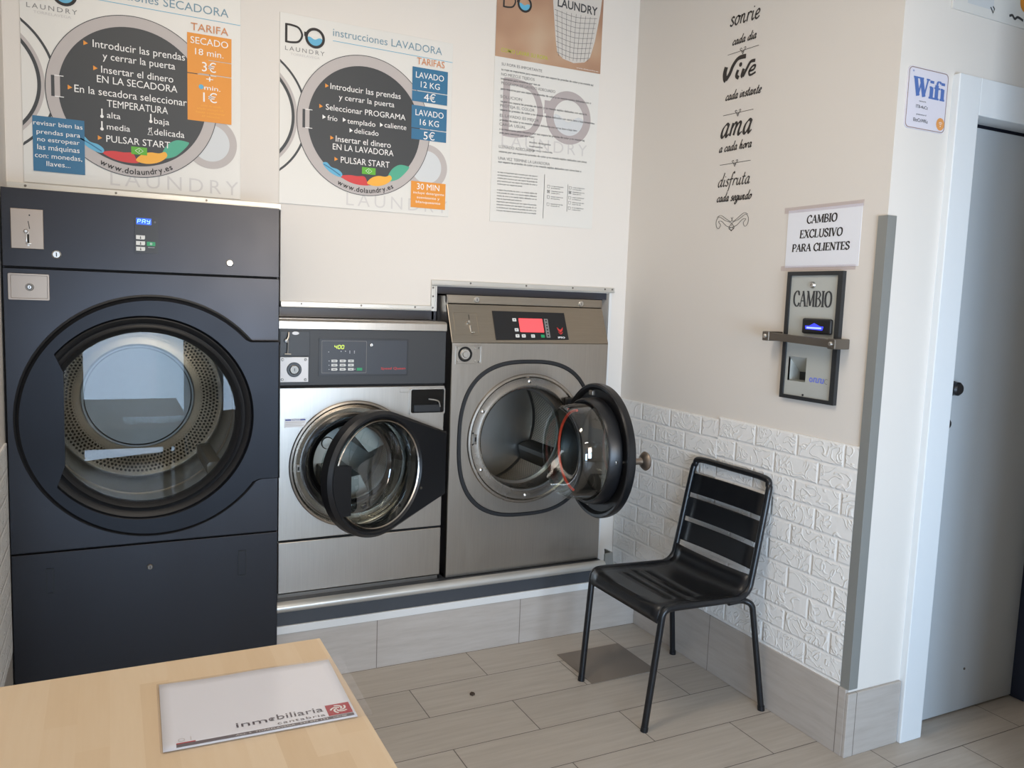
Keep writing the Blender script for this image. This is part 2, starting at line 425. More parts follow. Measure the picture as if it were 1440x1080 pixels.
        if loc is not None: o.location = loc
        elif parent is not None and parent.get('_w'): o.location = [-c for c in parent.location]
        if rotz is not None: o.rotation_euler = (0, 0, rotz)
        return o

def thing(name, label, cat, loc=(0, 0, 0), rotz=0.0, group=None, world_space=False):
    """an Empty at the thing's base; with world_space its parts are modelled in world coordinates"""
    o = bpy.data.objects.new(name, None); COL.objects.link(o); o.empty_display_size = 0.05
    o.location = loc; o.rotation_euler = (0, 0, rotz); o['label'] = label; o['category'] = cat
    if group: o['group'] = group
    if world_space: o['_w'] = 1
    return o
def tag(o, label, cat, group=None):
    o['label'] = label; o['category'] = cat
    if group: o['group'] = group
    return o
def struct(o): o['kind'] = 'structure'; return o

def catmull(p, n=8, closed=False):
    out = []; k = len(p)
    rng = range(k if closed else k - 1)
    for i in rng:
        g = (lambda j: p[j % k]) if closed else (lambda j: p[min(max(j, 0), k - 1)])
        a, b, c, d = g(i - 1), g(i), g(i + 1), g(i + 2)
        for s in range(n):
            t = s / n
            out.append(tuple(0.5 * (2 * b[q] + (c[q] - a[q]) * t + (2 * a[q] - 5 * b[q] + 4 * c[q] - d[q]) * t * t + (3 * b[q] - a[q] - 3 * c[q] + d[q]) * t ** 3) for q in range(len(b))))
    if not closed: out.append(tuple(p[-1]))
    return out
def fillet(path, r, n=6):
    """rounds the corners of a polyline"""
    P = [Vector(p) for p in path]; out = [P[0]]
    for i in range(1, len(P) - 1):
        a = (P[i - 1] - P[i]); b = (P[i + 1] - P[i]); d = min(r, a.length * 0.48, b.length * 0.48)
        s = P[i] + a.normalized() * d; e = P[i] + b.normalized() * d
        for q in range(n + 1):
            t = q / n; out.append(s * (1 - t) ** 2 + P[i] * 2 * t * (1 - t) + e * t * t)
    out.append(P[-1]); return out

# polar outlines about a centre: distance to the edge along a direction
def p_circle(r, ox=0.0, oz=0.0):
    def f(a):
        c, s = cos(a), sin(a); b = c * ox + s * oz
        return b + sqrt(max(0, b * b - (ox * ox + oz * oz - r * r)))
    return f
def p_rect(x0, x1, z0, z1):
    def f(a):
        c, s = cos(a), sin(a); d = 1e9
        if c > 1e-9: d = min(d, x1 / c)
        if c < -1e-9: d = min(d, x0 / c)
        if s > 1e-9: d = min(d, z1 / s)
        if s < -1e-9: d = min(d, z0 / s)
        return d
    return f
def p_super(rx, rz, e):
    return lambda a: (abs(cos(a) / rx) ** e + abs(sin(a) / rz) ** e) ** (-1.0 / e)
def p_poly(pts):
    n = len(pts)
    def f(a):
        c, s = cos(a), sin(a); best = 0
        for i in range(n):
            (x0, z0), (x1, z1) = pts[i], pts[(i + 1) % n]
            dx, dz = x1 - x0, z1 - z0; den = c * dz - s * dx
            if abs(den) < 1e-12: continue
            t = (x0 * dz - z0 * dx) / den; u = (x0 * s - z0 * c) / den
            if t > 0 and -1e-6 <= u <= 1 + 1e-6: best = max(best, t)
        return best
    return f
def angles(n=96, extra=()):
    s = [2 * pi * i / n for i in range(n)] + [e % (2 * pi) for e in extra]
    s = sorted(set(round(x, 6) for x in s)); return s
def outline(f, cx, cz, ang): return [(cx + f(a) * cos(a), cz + f(a) * sin(a)) for a in ang]
def rect_angles(x0, x1, z0, z1): return [atan2(z, x) for x in (x0, x1) for z in (z0, z1)]
def hull(pts):
    pts = sorted(set(pts))
    def half(ps):
        h = []
        for p in ps:
            while len(h) > 1 and (h[-1][0] - h[-2][0]) * (p[1] - h[-2][1]) - (h[-1][1] - h[-2][1]) * (p[0] - h[-2][0]) <= 0: h.pop()
            h.append(p)
        return h[:-1]
    return half(pts) + half(pts[::-1])
def rrect(x0, x1, z0, z1, r, n=5):
    out = []
    for cx, cz, a0 in ((x1 - r, z1 - r, 0), (x0 + r, z1 - r, pi / 2), (x0 + r, z0 + r, pi), (x1 - r, z0 + r, 1.5 * pi)):
        for i in range(n + 1):
            a = a0 + pi / 2 * i / n; out.append((cx + r * cos(a), cz + r * sin(a)))
    return out

# ------------------------------------------------------------------ lettering
_cache = {}
def glyphs(s, bold=0.0, spacing=1.0):
    key = (s, bold, spacing)
    if key in _cache: return _cache[key]
    cu = bpy.data.curves.new('lettering', 'FONT'); cu.body = s; cu.size = 1.0; cu.resolution_u = 3; cu.offset = bold
    cu.space_character = spacing; cu.fill_mode = 'FRONT'
    o = bpy.data.objects.new('lettering', cu); me = bpy.data.meshes.new_from_object(o)
    vs = [tuple(v.co) for v in me.vertices]; fs = [list(p.vertices) for p in me.polygons]
    bpy.data.objects.remove(o); bpy.data.curves.remove(cu); bpy.data.meshes.remove(me)
    _cache[key] = (vs, fs); return vs, fs
_h = glyphs('H')[0]; CAP = max(v[1] for v in _h) - min(v[1] for v in _h)
def text(mb, s, x0, x1, zb, h, y, bold=0.0, spacing=1.0, slope=0.0, shear=0.0):
    """sets s between x0 and x1 on the baseline zb with capitals h tall, in the (x,z) plane at y"""
    vs, fs = glyphs(s, bold, spacing)
    a = min(v[0] for v in vs); b = max(v[0] for v in vs)
    kx = (x1 - x0) / (b - a); kz = h / CAP
    mb.add([(x0 + (v[0] - a) * kx + v[1] * kz * shear, y, zb + v[1] * kz + slope * (v[0] - a) * kx) for v in vs], fs)
    return mb

# pen-stroke alphabet (unit capital height); S: smooth stroke, L: straight stroke
SCRIPT = {
 'a': (.62, ['S', (.42,.44),(.27,.5),(.09,.34),(.08,.1),(.22,0),(.37,.18),(.43,.46)], ['S', (.43,.5),(.4,.18),(.46,0),(.6,.1)]),
 'c': (.48, ['S', (.4,.4),(.27,.5),(.09,.32),(.1,.08),(.26,0),(.46,.12)]),
 'd': (.64, ['S', (.42,.44),(.27,.5),(.09,.34),(.08,.1),(.22,0),(.37,.18),(.45,.5)], ['S', (.56,1.02),(.46,.5),(.41,.14),(.48,0),(.62,.1)]),
 'e': (.48, ['S', (.08,.22),(.3,.27),(.4,.4),(.28,.5),(.1,.36),(.09,.1),(.25,0),(.46,.12)]),
 'i': (.3, ['S', (.1,.5),(.08,.14),(.15,0),(.28,.1)], ['S', (.12,.68),(.14,.74)]),
 'n': (.6, ['S', (.1,.5),(.08,.2),(.08,0)], ['S', (.08,.24),(.22,.47),(.36,.42),(.34,.14),(.42,0),(.56,.1)]),
 'm': (.9, ['S', (.1,.5),(.08,.2),(.08,0)], ['S', (.08,.24),(.22,.47),(.36,.42),(.34,.16),(.34,0)], ['S', (.34,.24),(.5,.47),(.64,.42),(.62,.14),(.7,0),(.86,.1)]),
 'o': (.54, ['S', (.28,.5),(.1,.36),(.08,.12),(.24,0),(.4,.14),(.42,.38),(.28,.5),(.36,.44),(.54,.42)]),
 'r': (.44, ['S', (.1,.5),(.08,.2),(.08,0)], ['S', (.08,.26),(.18,.46),(.34,.48),(.4,.4)]),
 's': (.42, ['S', (.36,.42),(.22,.5),(.1,.38),(.22,.26),(.34,.12),(.2,0),(.04,.08)]),
 't': (.4, ['S', (.2,.86),(.14,.4),(.12,.12),(.2,0),(.36,.1)], ['S', (.0,.54),(.34,.56)]),
 'u': (.6, ['S', (.1,.5),(.07,.16),(.18,0),(.34,.14),(.42,.5)], ['S', (.42,.5),(.38,.14),(.46,0),(.58,.1)]),
 'g': (.56, ['S', (.42,.44),(.27,.5),(.09,.34),(.08,.1),(.22,0),(.37,.18),(.43,.46)], ['S', (.44,.5),(.4,-.1),(.26,-.4),(.06,-.34),(.2,-.12),(.54,.1)]),
 'f': (.44, ['S', (.42,.86),(.34,1.0),(.22,.84),(.16,.3),(.1,-.3),(.0,-.42)], ['S', (.0,.46),(.4,.5)]),
 'h': (.6, ['S', (.2,1.02),(.1,.5),(.08,0)], ['S', (.08,.24),(.22,.47),(.36,.42),(.34,.14),(.42,0),(.56,.1)]),
 'V': (.86, ['S', (.02,.62),(.12,.66),(.14,.3),(.2,0),(.34,.3),(.5,.82),(.7,1.0),(.92,.98)]),
 'v': (.56, ['S', (.06,.48),(.12,.46),(.14,.12),(.2,0),(.36,.26),(.42,.5),(.56,.42)]),
 ' ': (.36,),
}
SERIF = {
 'A': (.74, ['L', .45, (.06,0),(.36,1)], ['L', 1, (.35,1),(.63,0)], ['L', .4, (.17,.36),(.52,.36)], ['L', .35, (-.02,.02),(.2,.02)], ['L', .35, (.48,.02),(.76,.02)]),
 'B': (.66, ['L', 1, (.14,0),(.14,1)], ['S', .75, (.1,.97),(.36,.97),(.54,.76),(.36,.53),(.14,.53)], ['S', .85, (.14,.53),(.42,.5),(.6,.27),(.4,.03),(.04,.03)], ['L', .35, (.02,.98),(.24,.98)], ['L', .35, (.02,.02),(.26,.02)]),
 'C': (.7, ['S', .95, (.62,.74),(.54,.94),(.36,.99),(.14,.8),(.07,.5),(.14,.2),(.38,.01),(.56,.07),(.66,.24)], ['L', .4, (.63,.98),(.63,.7)]),
 'E': (.62, ['L', 1, (.14,0),(.14,1)], ['L', .4, (.02,.98),(.54,.98)], ['L', .4, (.14,.52),(.42,.52)], ['L', .4, (.02,.02),(.58,.02)], ['L', .4, (.54,.99),(.54,.76)], ['L', .4, (.57,.01),(.57,.26)], ['L', .4, (.42,.64),(.42,.4)]),
 'I': (.34, ['L', 1, (.17,0),(.17,1)], ['L', .4, (.02,.98),(.32,.98)], ['L', .4, (.02,.02),(.32,.02)]),
 'L': (.6, ['L', 1, (.14,0),(.14,1)], ['L', .4, (.02,.98),(.28,.98)], ['L', .4, (.02,.02),(.54,.02)], ['L', .4, (.54,.01),(.54,.3)]),
 'M': (.9, ['L', .45, (.1,0),(.13,1)], ['L', 1, (.14,1),(.43,.05)], ['L', .45, (.43,.05),(.74,1)], ['L', 1, (.77,0),(.75,1)], ['L', .35, (0,.98),(.18,.98)], ['L', .35, (.7,.98),(.9,.98)], ['L', .35, (0,.02),(.22,.02)], ['L', .35, (.66,.02),(.9,.02)]),
 'N': (.78, ['L', .5, (.12,0),(.12,1)], ['L', 1, (.1,1),(.64,.02)], ['L', .5, (.65,0),(.65,1)], ['L', .35, (0,.98),(.2,.98)], ['L', .35, (.0,.02),(.24,.02)], ['L', .35, (.54,.98),(.76,.98)]),
 'O': (.76, ['S', 1, (.38,.99),(.15,.84),(.08,.5),(.15,.16),(.38,.01),(.61,.16),(.68,.5),(.61,.84),(.38,.99)]),
 'P': (.62, ['L', 1, (.14,0),(.14,1)], ['S', .8, (.1,.97),(.4,.97),(.56,.73),(.4,.48),(.14,.47)], ['L', .35, (.02,.98),(.24,.98)], ['L', .35, (.02,.02),(.28,.02)]),
 'R': (.7, ['L', 1, (.14,0),(.14,1)], ['S', .8, (.1,.97),(.4,.97),(.55,.74),(.4,.52),(.14,.51)], ['L', .95, (.34,.51),(.6,.04)], ['L', .35, (.02,.98),(.24,.98)], ['L', .35, (.02,.02),(.28,.02)], ['L', .35, (.52,.02),(.7,.02)]),
 'S': (.58, ['S', .95, (.48,.78),(.4,.95),(.24,.98),(.1,.84),(.14,.64),(.4,.44),(.5,.24),(.38,.04),(.2,.01),(.08,.2)], ['L', .4, (.49,.96),(.49,.72)], ['L', .4, (.07,.03),(.07,.28)]),
 'T': (.66, ['L', 1, (.33,0),(.33,1)], ['L', .4, (.04,.98),(.62,.98)], ['L', .4, (.05,.98),(.05,.74)], ['L', .4, (.61,.98),(.61,.74)], ['L', .4, (.2,.02),(.46,.02)]),
 'U': (.74, ['S', .85, (.14,1),(.14,.4),(.22,.08),(.38,.01),(.54,.08),(.62,.4),(.62,1)], ['L', .35, (.02,.98),(.28,.98)], ['L', .35, (.5,.98),(.74,.98)]),
 'V': (.72, ['L', 1, (.1,1),(.37,0)], ['L', .45, (.36,0),(.62,1)], ['L', .35, (-.02,.98),(.24,.98)], ['L', .35, (.5,.98),(.74,.98)]),
 'X': (.72, ['L', 1, (.12,1),(.6,0)], ['L', .45, (.08,0),(.6,1)], ['L', .35, (0,.98),(.26,.98)], ['L', .35, (.48,.98),(.72,.98)], ['L', .35, (-.02,.02),(.2,.02)], ['L', .35, (.46,.02),(.74,.02)]),
 'W': (1.06, ['L', 1, (.12,1),(.34,0)], ['L', .4, (.34,0),(.56,1)], ['L', 1, (.5,1),(.74,0)], ['L', .4, (.74,0),(.96,1)], ['L', .3, (-.02,.98),(.66,.98)], ['L', .3, (.84,.98),(1.08,.98)]),
 'i': (.34, ['L', 1, (.17,0),(.17,.62)], ['L', .35, (.02,.6),(.2,.6)], ['L', .35, (.0,.02),(.34,.02)], ['L', 1.1, (.17,.82),(.17,.97)]),
 'f': (.42, ['L', 1, (.18,0),(.18,.78)], ['S', .6, (.18,.78),(.24,.95),(.36,.98),(.44,.9)], ['L', .35, (.0,.6),(.4,.6)], ['L', .35, (.0,.02),(.36,.02)]),
 ' ': (.34,),
}
def penned(mb, alphabet, s, x0, x1, zb, h, y, w, shear=0.0, thin=0.55, pen=0.35, rot=0.0):
    tot = sum(alphabet[c][0] for c in s); kx = (x1 - x0) / tot; x = 0.0
    for c in s:
        for st in alphabet[c][1:]:
            if isinstance(st[1], tuple): pts, f = st[1:], 1.0
            else: pts, f = st[2:], st[1]
            pts = [(x + p[0], p[1]) for p in pts]
            q = catmull(pts, 6) if st[0] == 'S' else list(pts)
            out = []
            for p in q:
                px, pz = p[0] * kx + p[1] * h * shear, p[1] * h
                out.append((x0 + px * cos(rot) - pz * sin(rot), zb + px * sin(rot) + pz * cos(rot)))
            if len(out) == 2 and alphabet is SCRIPT: out = [out[0], ((out[0][0] + out[1][0]) / 2, (out[0][1] + out[1][1]) / 2), out[1]]
            mb.ribbon(out, w * f, y, thin if st[0] == 'S' else 1.0, pen)
        x += alphabet[c][0]
    return mb

# ------------------------------------------------------------------ the setting
XL, XR, YB, ZC = -0.30, 2.21, 3.245, 3.0
YF, XE = -1.6, 3.32          # shop front, far end of the room on the right
b = MB(); b.box(XL - 0.1, XE + 0.1, YF - 0.1, 3.3, -0.06, 0.0); struct(b.build('floor', 'floor_tile'))
b = MB(); b.box(XL - 0.1, XE + 0.1, YF - 0.1, 3.3, ZC, ZC + 0.08); struct(b.build('ceiling', 'ceiling_paint'))
b = MB()
b.box(XL, XR, YB, YB + 0.05, 1.812, ZC); b.box(0.60, XR, YB, YB + 0.05, 1.543, 1.812)
b.box(0.60, 1.244, YB, YB + 0.05, 1.438, 1.543); b.box(2.113, XR, YB, YB + 0.05, 0.22, 1.543)
struct(b.build('wall_back', 'wall_paint', smooth=0))
b = MB(); b.box(XL - 0.08, XL, YF, 3.3, 0, ZC); wl = struct(b.build('wall_left', 'wall_paint', smooth=0))
b = MB()   # solid corner block with the pocket the coin tray sits in
b.box(XR, 2.462, 1.81, 3.3, 0, 1.2445); b.box(XR, 2.462, 1.81, 3.3, 1.3325, ZC)
b.box(XR, 2.462, 1.81, 2.0885, 1.2445, 1.3325); b.box(XR, 2.462, 2.173, 3.3, 1.2445, 1.3325); b.box(2.29, 2.462, 2.0885, 2.173, 1.2445, 1.3325)
wr = struct(b.build('wall_right', 'wall_paint', smooth=0))
b = MB(); b.box(2.53, XE, 1.29, 1.35, 0, ZC); struct(b.build('wall_light_blocker', 'wall_paint', smooth=0))  # unseen wall, added to keep daylight off the right of the grey door
b = MB(); b.box(2.462, XE, 1.81, 1.95, 2.27, ZC); struct(b.build('wall_return', 'wall_paint', smooth=0))
b = MB(); b.box(XE, XE + 0.08, YF, 1.95, 0, ZC); struct(b.build('wall_end', 'wall_paint', smooth=0))
# shop front behind the camera: glazed door and window openings
b = MB()
b.box(XL, -0.25, YF - 0.1, YF, 0, ZC); b.box(-0.25, 0.65, YF - 0.1, YF, 2.15, ZC); b.box(0.65, 0.82, YF - 0.1, YF, 0, ZC)
b.box(0.82, 1.78, YF - 0.1, YF, 0, 0.45); b.box(0.82, 1.78, YF - 0.1, YF, 2.45, ZC); b.box(1.78, XE, YF - 0.1, YF, 0, ZC)
struct(b.build('wall_front', 'wall_paint', smooth=0))
for nm, x0, x1, z0, z1 in (('window_1', 0.82, 1.78, 0.45, 2.45), ('window_2', -0.25, 0.65, 0.0, 2.15)):
    b = MB()
    b.box(x0, x0 + 0.04, YF - 0.07, YF - 0.03, z0, z1); b.box(x1 - 0.04, x1, YF - 0.07, YF - 0.03, z0, z1)
    b.box(x0 + 0.04, x1 - 0.04, YF - 0.07, YF - 0.03, z0, z0 + 0.04); b.box(x0 + 0.04, x1 - 0.04, YF - 0.07, YF - 0.03, z1 - 0.04, z1)
    fr = struct(b.build(nm, 'alu', smooth=0))
    b = MB(); b.box(x0 + 0.04, x1 - 0.04, YF - 0.055, YF - 0.045, z0 + 0.04, z1 - 0.04); b.build('pane', 'glass', fr, smooth=0)
# machine recess behind the back wall
b = MB()
b.box(XL - 0.02, XR, 4.25, 4.3, 0, 1.85); b.box(XL - 0.06, XL, 3.3, 4.3, 0, 1.85); b.box(XR, XR + 0.05, 3.3, 4.3, 0, 1.85)
b.box(XL, XR, 3.3, 4.25, 1.83, 1.88); b.box(XL, XR, 3.3, 4.25, -0.05, 0.0)
struct(b.build('service_recess', 'void', smooth=0))
b = MB(); b.box(0.60, 1.2445, 3.262, 3.28, 1.40, 1.45); b.box(1.2445, 2.113, 3.262, 3.28, 1.512, 1.56); b.box(1.2355, 1.2555, 3.262, 3.28, .33, 1.53); struct(b.build('trim_13', 'filler', smooth=0))

# bevelled frame around the machine openings
def strip(x0, x1, z0, z1, name, horizontal=True):
    b = MB(); b.use('alu')
    b.box(x0, x1, YB - 0.012, YB, z0, z1, 0.002)
    if horizontal: b.box(x0, x1, YB - 0.018, YB - 0.012, z0 + 0.002, z0 + (z1 - z0) * 0.35, 0.002)
    else: b.box(x1 - (x1 - x0) * 0.35, x1 - 0.002, YB - 0.018, YB - 0.012, z0, z1, 0.002)
    return struct(b.build(name, 'alu', smooth=0))
def screws(parent, pts):
    for x, z in pts:
        b = MB(); b.lathe([(0, YB - 0.0155), (0.003, YB - 0.0155), (0.0042, YB - 0.012)], x, z, 12); b.build('screw', 'screw', parent)
t = strip(-0.30, 0.60, 1.806, 1.831, 'trim_1'); screws(t, [(-0.245, 1.8215), (0.03, 1.8215), (0.33, 1.8215)])
t = strip(0.60, 1.222, 1.437, 1.460, 'trim_2'); screws(t, [(0.68, 1.452), (0.92, 1.452), (1.15, 1.452)])
t = strip(1.222, 1.247, 1.437, 1.545, 'trim_3', False); screws(t, [(1.229, 1.452), (1.229, 1.50), (1.229, 1.536)])
t = strip(1.222, 2.138, 1.545, 1.569, 'trim_4'); screws(t, [(1.40, 1.561), (1.67, 1.561), (1.91, 1.561), (2.085, 1.561), (2.125, 1.561)])
b = MB(); b.box(2.113, 2.128, YB - 0.010, YB, 0.235, 1.545, 0.002); struct(b.build('trim_5', 'white_trim', smooth=0))

# plinth under the washers: tiled skirting, white strip, dark strip, rounded aluminium edge
b = MB(); b.box(0.552, XR, 3.03, 3.29, 0, 0.2); struct(b.build('wall_plinth', 'skirting_back', smooth=0))
b = MB(); b.box(0.552, XR, 3.026, 3.06, 0.2, 0.231, 0.002); struct(b.build('trim_6', 'white_trim', smooth=0))
b = MB(); b.box(0.552, 2.022, 3.034, 3.29, 0.231, 0.300); struct(b.build('trim_7', 'dark_strip', smooth=0))
b = MB()
pr = [(3.036, 0.284), (3.026, 0.286), (3.019, 0.294), (3.017, 0.303), (3.020, 0.312), (3.028, 0.319), (3.040, 0.321), (3.052, 0.320), (3.052, 0.284)]
b.prism(pr, 0.552, 2.022, 'x'); struct(b.build('trim_8', 'alu', smooth=40))
b = MB(); b.box(0.552, 2.022, 3.05, 3.30, 0.300, 0.316); struct(b.build('trim_9', 'dark_strip', smooth=0))
b = MB(); b.box(2.022, XR, 3.03, 3.245, 0.231, 0.234, .0005); struct(b.build('trim_14', 'white_trim', smooth=0))

# baseboards
b = MB(); b.box(XR - 0.012, XR, 1.8105, 3.03, 0, 0.236, 0.002); struct(b.build('baseboard_right', 'skirting_side', smooth=0))
b = MB(); b.box(XR - 0.012, 2.458, 1.798, 1.81, 0, 0.225, 0.002); struct(b.build('baseboard_return', 'skirting_back', smooth=0))
b = MB(); b.box(XL, XL + 0.004, YF, 2.975, 0, 0.30, 0.001); struct(b.build('baseboard_left', 'skirting_side', smooth=0))

# foam brick dado
def dado(name, y0, y1, z0, z1, x, m, vz, vy, sgn, parent):
    b = MB(); th = 0.006
    xs = x + sgn * th
    q = [(xs, y0, z0), (xs, y1, z0), (xs, y1, z1), (xs, y0, z1), (x, y0, z0), (x, y1, z0), (x, y1, z1), (x, y0, z1)]
    uv = lambda p: ((vy - p[1]) + 21.0, p[2] - vz + 8.15)
    fs = [[0, 1, 2, 3], [3, 2, 6, 7], [1, 5, 6, 2], [0, 3, 7, 4], [0, 4, 5, 1]]
    b.add(q, fs, [[uv(q[i]) for i in f] for f in fs])
    return b.build(name, m, parent, smooth=0)
dado('brick_panel', 1.841, 2.5275, 0.236, 1.0575, XR, 'foam_brick_odd', 0.2425, 2.528, -1, wr)
dado('brick_panel', 2.5285, 3.24, 0.236, 1.046, XR, 'foam_brick_even', 0.231, 2.528, -1, wr)
dado('brick_panel', YF, 2.97, 0.30, 0.99, XL, 'foam_brick_even', 0.175, 2.528, 1, wl)

# inner door with its frame
b = MB(); b.box(2.462, 2.570, 1.785, 1.87, 0, 2.275, 0.003); struct(b.build('trim_10', 'jamb_white', smooth=0))
b = MB(); b.box(2.570, 3.245, 1.785, 1.87, 2.155, 2.275, 0.003); struct(b.build('trim_11', 'jamb_white', smooth=0))
b = MB(); b.box(3.195, XE, 1.80, 1.87, 0, 2.155, 0.003); struct(b.build('trim_12', 'navy_panel', smooth=0))
b = MB(); b.box(3.19, XE, 1.788, 1.80, 0, 0.07, 0.002); struct(b.build('baseboard_end', 'white_trim', smooth=0))
b = MB(); b.box(2.30, 3.32, 1.90, 1.95, 0, 2.28); struct(b.build('wall_behind_door', 'void', smooth=0))
b = MB(); b.box(2.573, 3.193, 1.855, 1.895, 0.008, 2.14, 0.002); door = struct(b.build('door_1', 'door_grey', smooth=0))
b = MB(); b.lathe([(0, 1.825), (0.018, 1.825), (0.024, 1.832), (0.024, 1.845), (0.012, 1.85), (0.026, 1.853), (0.026, 1.856)], 2.6666, 1.2425, 28); b.build('knob', 'black_plastic', door)
b = MB(); b.lathe([(0, 1.842), (0.015, 1.842), (0.02, 1.847), (0.02, 1.856)], 2.645, 1.117, 24); b.build('lock_cylinder', 'black_plastic', door)
b = MB(); b.lathe([(0, 1.852), (0.004, 1.852), (0.005, 1.856)], 2.885, 0.17, 12); b.build('screw', 'bar_steel', door)

# ------------------------------------------------------------------ corner guard
b = MB()
b.prism([(XR - 0.006, 1.84), (XR - 0.006, 1.804), (2.245, 1.804), (2.245, 1.8085), (XR - 0.0005, 1.8085), (XR - 0.0005, 1.84)], 0.236, 1.806, 'z')
tag(b.build('corner_guard', 'guard_grey', smooth=0), 'grey metal guard strip standing on the wall corner beside the white door frame', 'corner guard')
# floor access cover
b = MB(); b.box(1.69, 2.0, 2.575, 2.86, 0.0, 0.003, 0.001)
tag(b.build('floor_hatch', 'hatch', smooth=0), 'dark square access cover set in the floor under the black chair', 'floor cover')
b = MB(); b.prism([(0.0, 0.0), (0.012, 0.004), (0.01, 0.014), (0.004, 0.02), (-0.006, 0.012)], 0.0, 0.008, 'z')
o = b.build('crumb', 'crumb', smooth=0); o.location = (1.214, 2.668, 0.0)
tag(o, 'small dark crumb lying on the floor planks in front of the washers', 'crumb')
# small angle bracket and clip by the corner
b = MB(); b.prism([(2.036, 0.234), (2.092, 0.234), (2.078, 0.350), (2.036, 0.346)], 3.05, 3.058); b.prism([(2.084, 0.234), (2.092, 0.234), (2.078, 0.350), (2.070, 0.350)], 3.058, 3.11)
tag(b.build('edge_bracket', 'guard_grey', smooth=0), 'small grey end bracket on the plinth behind the black chair seat', 'bracket')
b = MB(); b.box(2.135, 2.165, YB - 0.012, YB, 0.465, 0.474, 0.001); b.box(2.146, 2.151, YB - 0.014, YB, 0.474, 0.515, 0.001)
tag(b.build('wall_clip', 'white_trim', smooth=0), 'little white clip on the narrow wall strip right of the tall washer', 'clip')

# ------------------------------------------------------------------ shared small machine parts
def cam_lock(parent, x, z, y, r=0.013, m='chrome', name='lock'):
    b = MB(); b.use(m); b.lathe([(0, y - 0.006), (r * 0.75, y - 0.006), (r, y - 0.003), (r, y)], x, z, 24)
    b.use('hole'); b.box(x - r * 0.1, x + r * 0.1, y - 0.0066, y - 0.006, z - r * 0.45, z + r * 0.45)
    return b.build(name, m, parent)
def panel_front(x0, x1, z0, z1, cx, cz, hole, y0, y1, bev=0.003, n=96):
    """front sheet with a round opening"""
    rf = p_rect(x0 - cx, x1 - cx, z0 - cz, z1 - cz)
    a = angles(n, rect_angles(x0 - cx, x1 - cx, z0 - cz, z1 - cz))
    b = MB(); b.plate(outline(rf, cx, cz, a), outline(hole, cx, cz, a), y0, y1, bev); return b

# ------------------------------------------------------------------ tumble dryer
DY = 2.98; X0, X1 = -0.293, 0.547
dr = thing('tumble_dryer', 'tall dark grey tumble dryer with a big round glass door, left of the steel washers', 'dryer', (0.127, DY, 0), world_space=True)
# carcass: side, top and back walls of the box
b = MB()
b.box(X0, X0 + 0.004, DY + 0.02, 3.95, 0.02, 1.786); b.box(X1 - 0.004, X1, DY + 0.02, 3.95, 0.02, 1.786)
b.box(X0, X1, DY + 0.02, 3.95, 1.782, 1.786); b.box(X0, X1, 3.946, 3.95, 0.02, 1.786); b.box(X0, X1, DY + 0.02, 3.95, 0.0, 0.02)
b.build('cabinet', 'dryer_paint', dr, smooth=0)
b = MB(); b.box(X0, X1, DY, DY + 0.02, 1.546, 1.788, 0.002); cp = b.build('control_panel', 'dryer_paint', dr, smooth=0)
b = panel_front(X0, X1, 0.622, 1.541, 0.11, 1.056, p_circle(0.335), DY, DY + 0.02, 0.002); b.build('front_panel', 'dryer_paint', dr)
b = MB(); b.box(X0, X1, DY, DY + 0.02, 0.03, 0.617, 0.002); lp = b.build('lower_panel', 'dryer_paint', dr, smooth=0)
for z in (1.540, 0.616):
    b = MB(); b.box(X0 + .005, X1 - .005, DY + 0.012, DY + 0.019, z, z + .007); b.build('panel_gap', 'hole', dr, smooth=0)
# coin slot plate
b = MB(); b.box(-0.268, -0.179, DY - 0.005, DY, 1.602, 1.725, 0.0015); cs = b.build('coin_slot_plate', 'plate_steel', cp, smooth=0)
b = MB(); b.use('hole'); b.add([(-0.2215, DY - .0056, 1.688), (-0.2195, DY - .0056, 1.688), (-0.2155, DY - .0056, 1.664), (-0.2175, DY - .0056, 1.664)], [[0, 1, 2, 3]])
b.box(-0.2235, -0.2185, DY - 0.0062, DY - .005, 1.620, 1.647); b.disc(-0.2165, 1.706, 0.0022, DY - .0056, 12)
b.use('chrome'); b.lathe([(0, DY - 0.02), (0.004, DY - 0.02), (0.0062, DY - 0.014), (0.0062, DY - 0.005)], -0.226, 1.6555, 18)
b.box(-0.2275, -0.2245, DY - 0.009, DY - .005, 1.622, 1.648, 0.001); b.box(-0.228, -0.213, DY - 0.012, DY - .005, 1.6165, 1.6195, 0.001); b.disc(-0.221, 1.613, 0.003, DY - .0058, 12)
b.build('coin_return', 'chrome', dr)
cam_lock(cp, -0.145, 1.5886, DY, 0.0135); cam_lock(cp, 0.379, 1.5888, DY, 0.0125)
# coin box
b = MB(); b.plate([(p[0], p[1]) for p in rrect(-0.279, -0.166, 1.442, 1.525, 0.004)], [(p[0], p[1]) for p in rrect(-0.271, -0.172, 1.448, 1.519, 0.003)], DY - 0.010, DY, 0.001)
b.box(-0.271, -0.172, DY - 0.004, DY, 1.448, 1.519); cb = b.build('coin_box', 'plate_steel', dr, smooth=0)
b = MB(); b.use('bar_steel'); b.lathe([(0.0075, DY - .007), (0.011, DY - .007), (0.012, DY - .004)], -0.221, 1.483, 24)
b.use('chrome'); b.lathe([(0, DY - .009), (0.0055, DY - .009), (0.0075, DY - .006)], -0.221, 1.483, 18); b.use('hole'); b.box(-0.2218, -0.2202, DY - .0096, DY - .009, 1.480, 1.486); b.build('lock', 'chrome', cb)
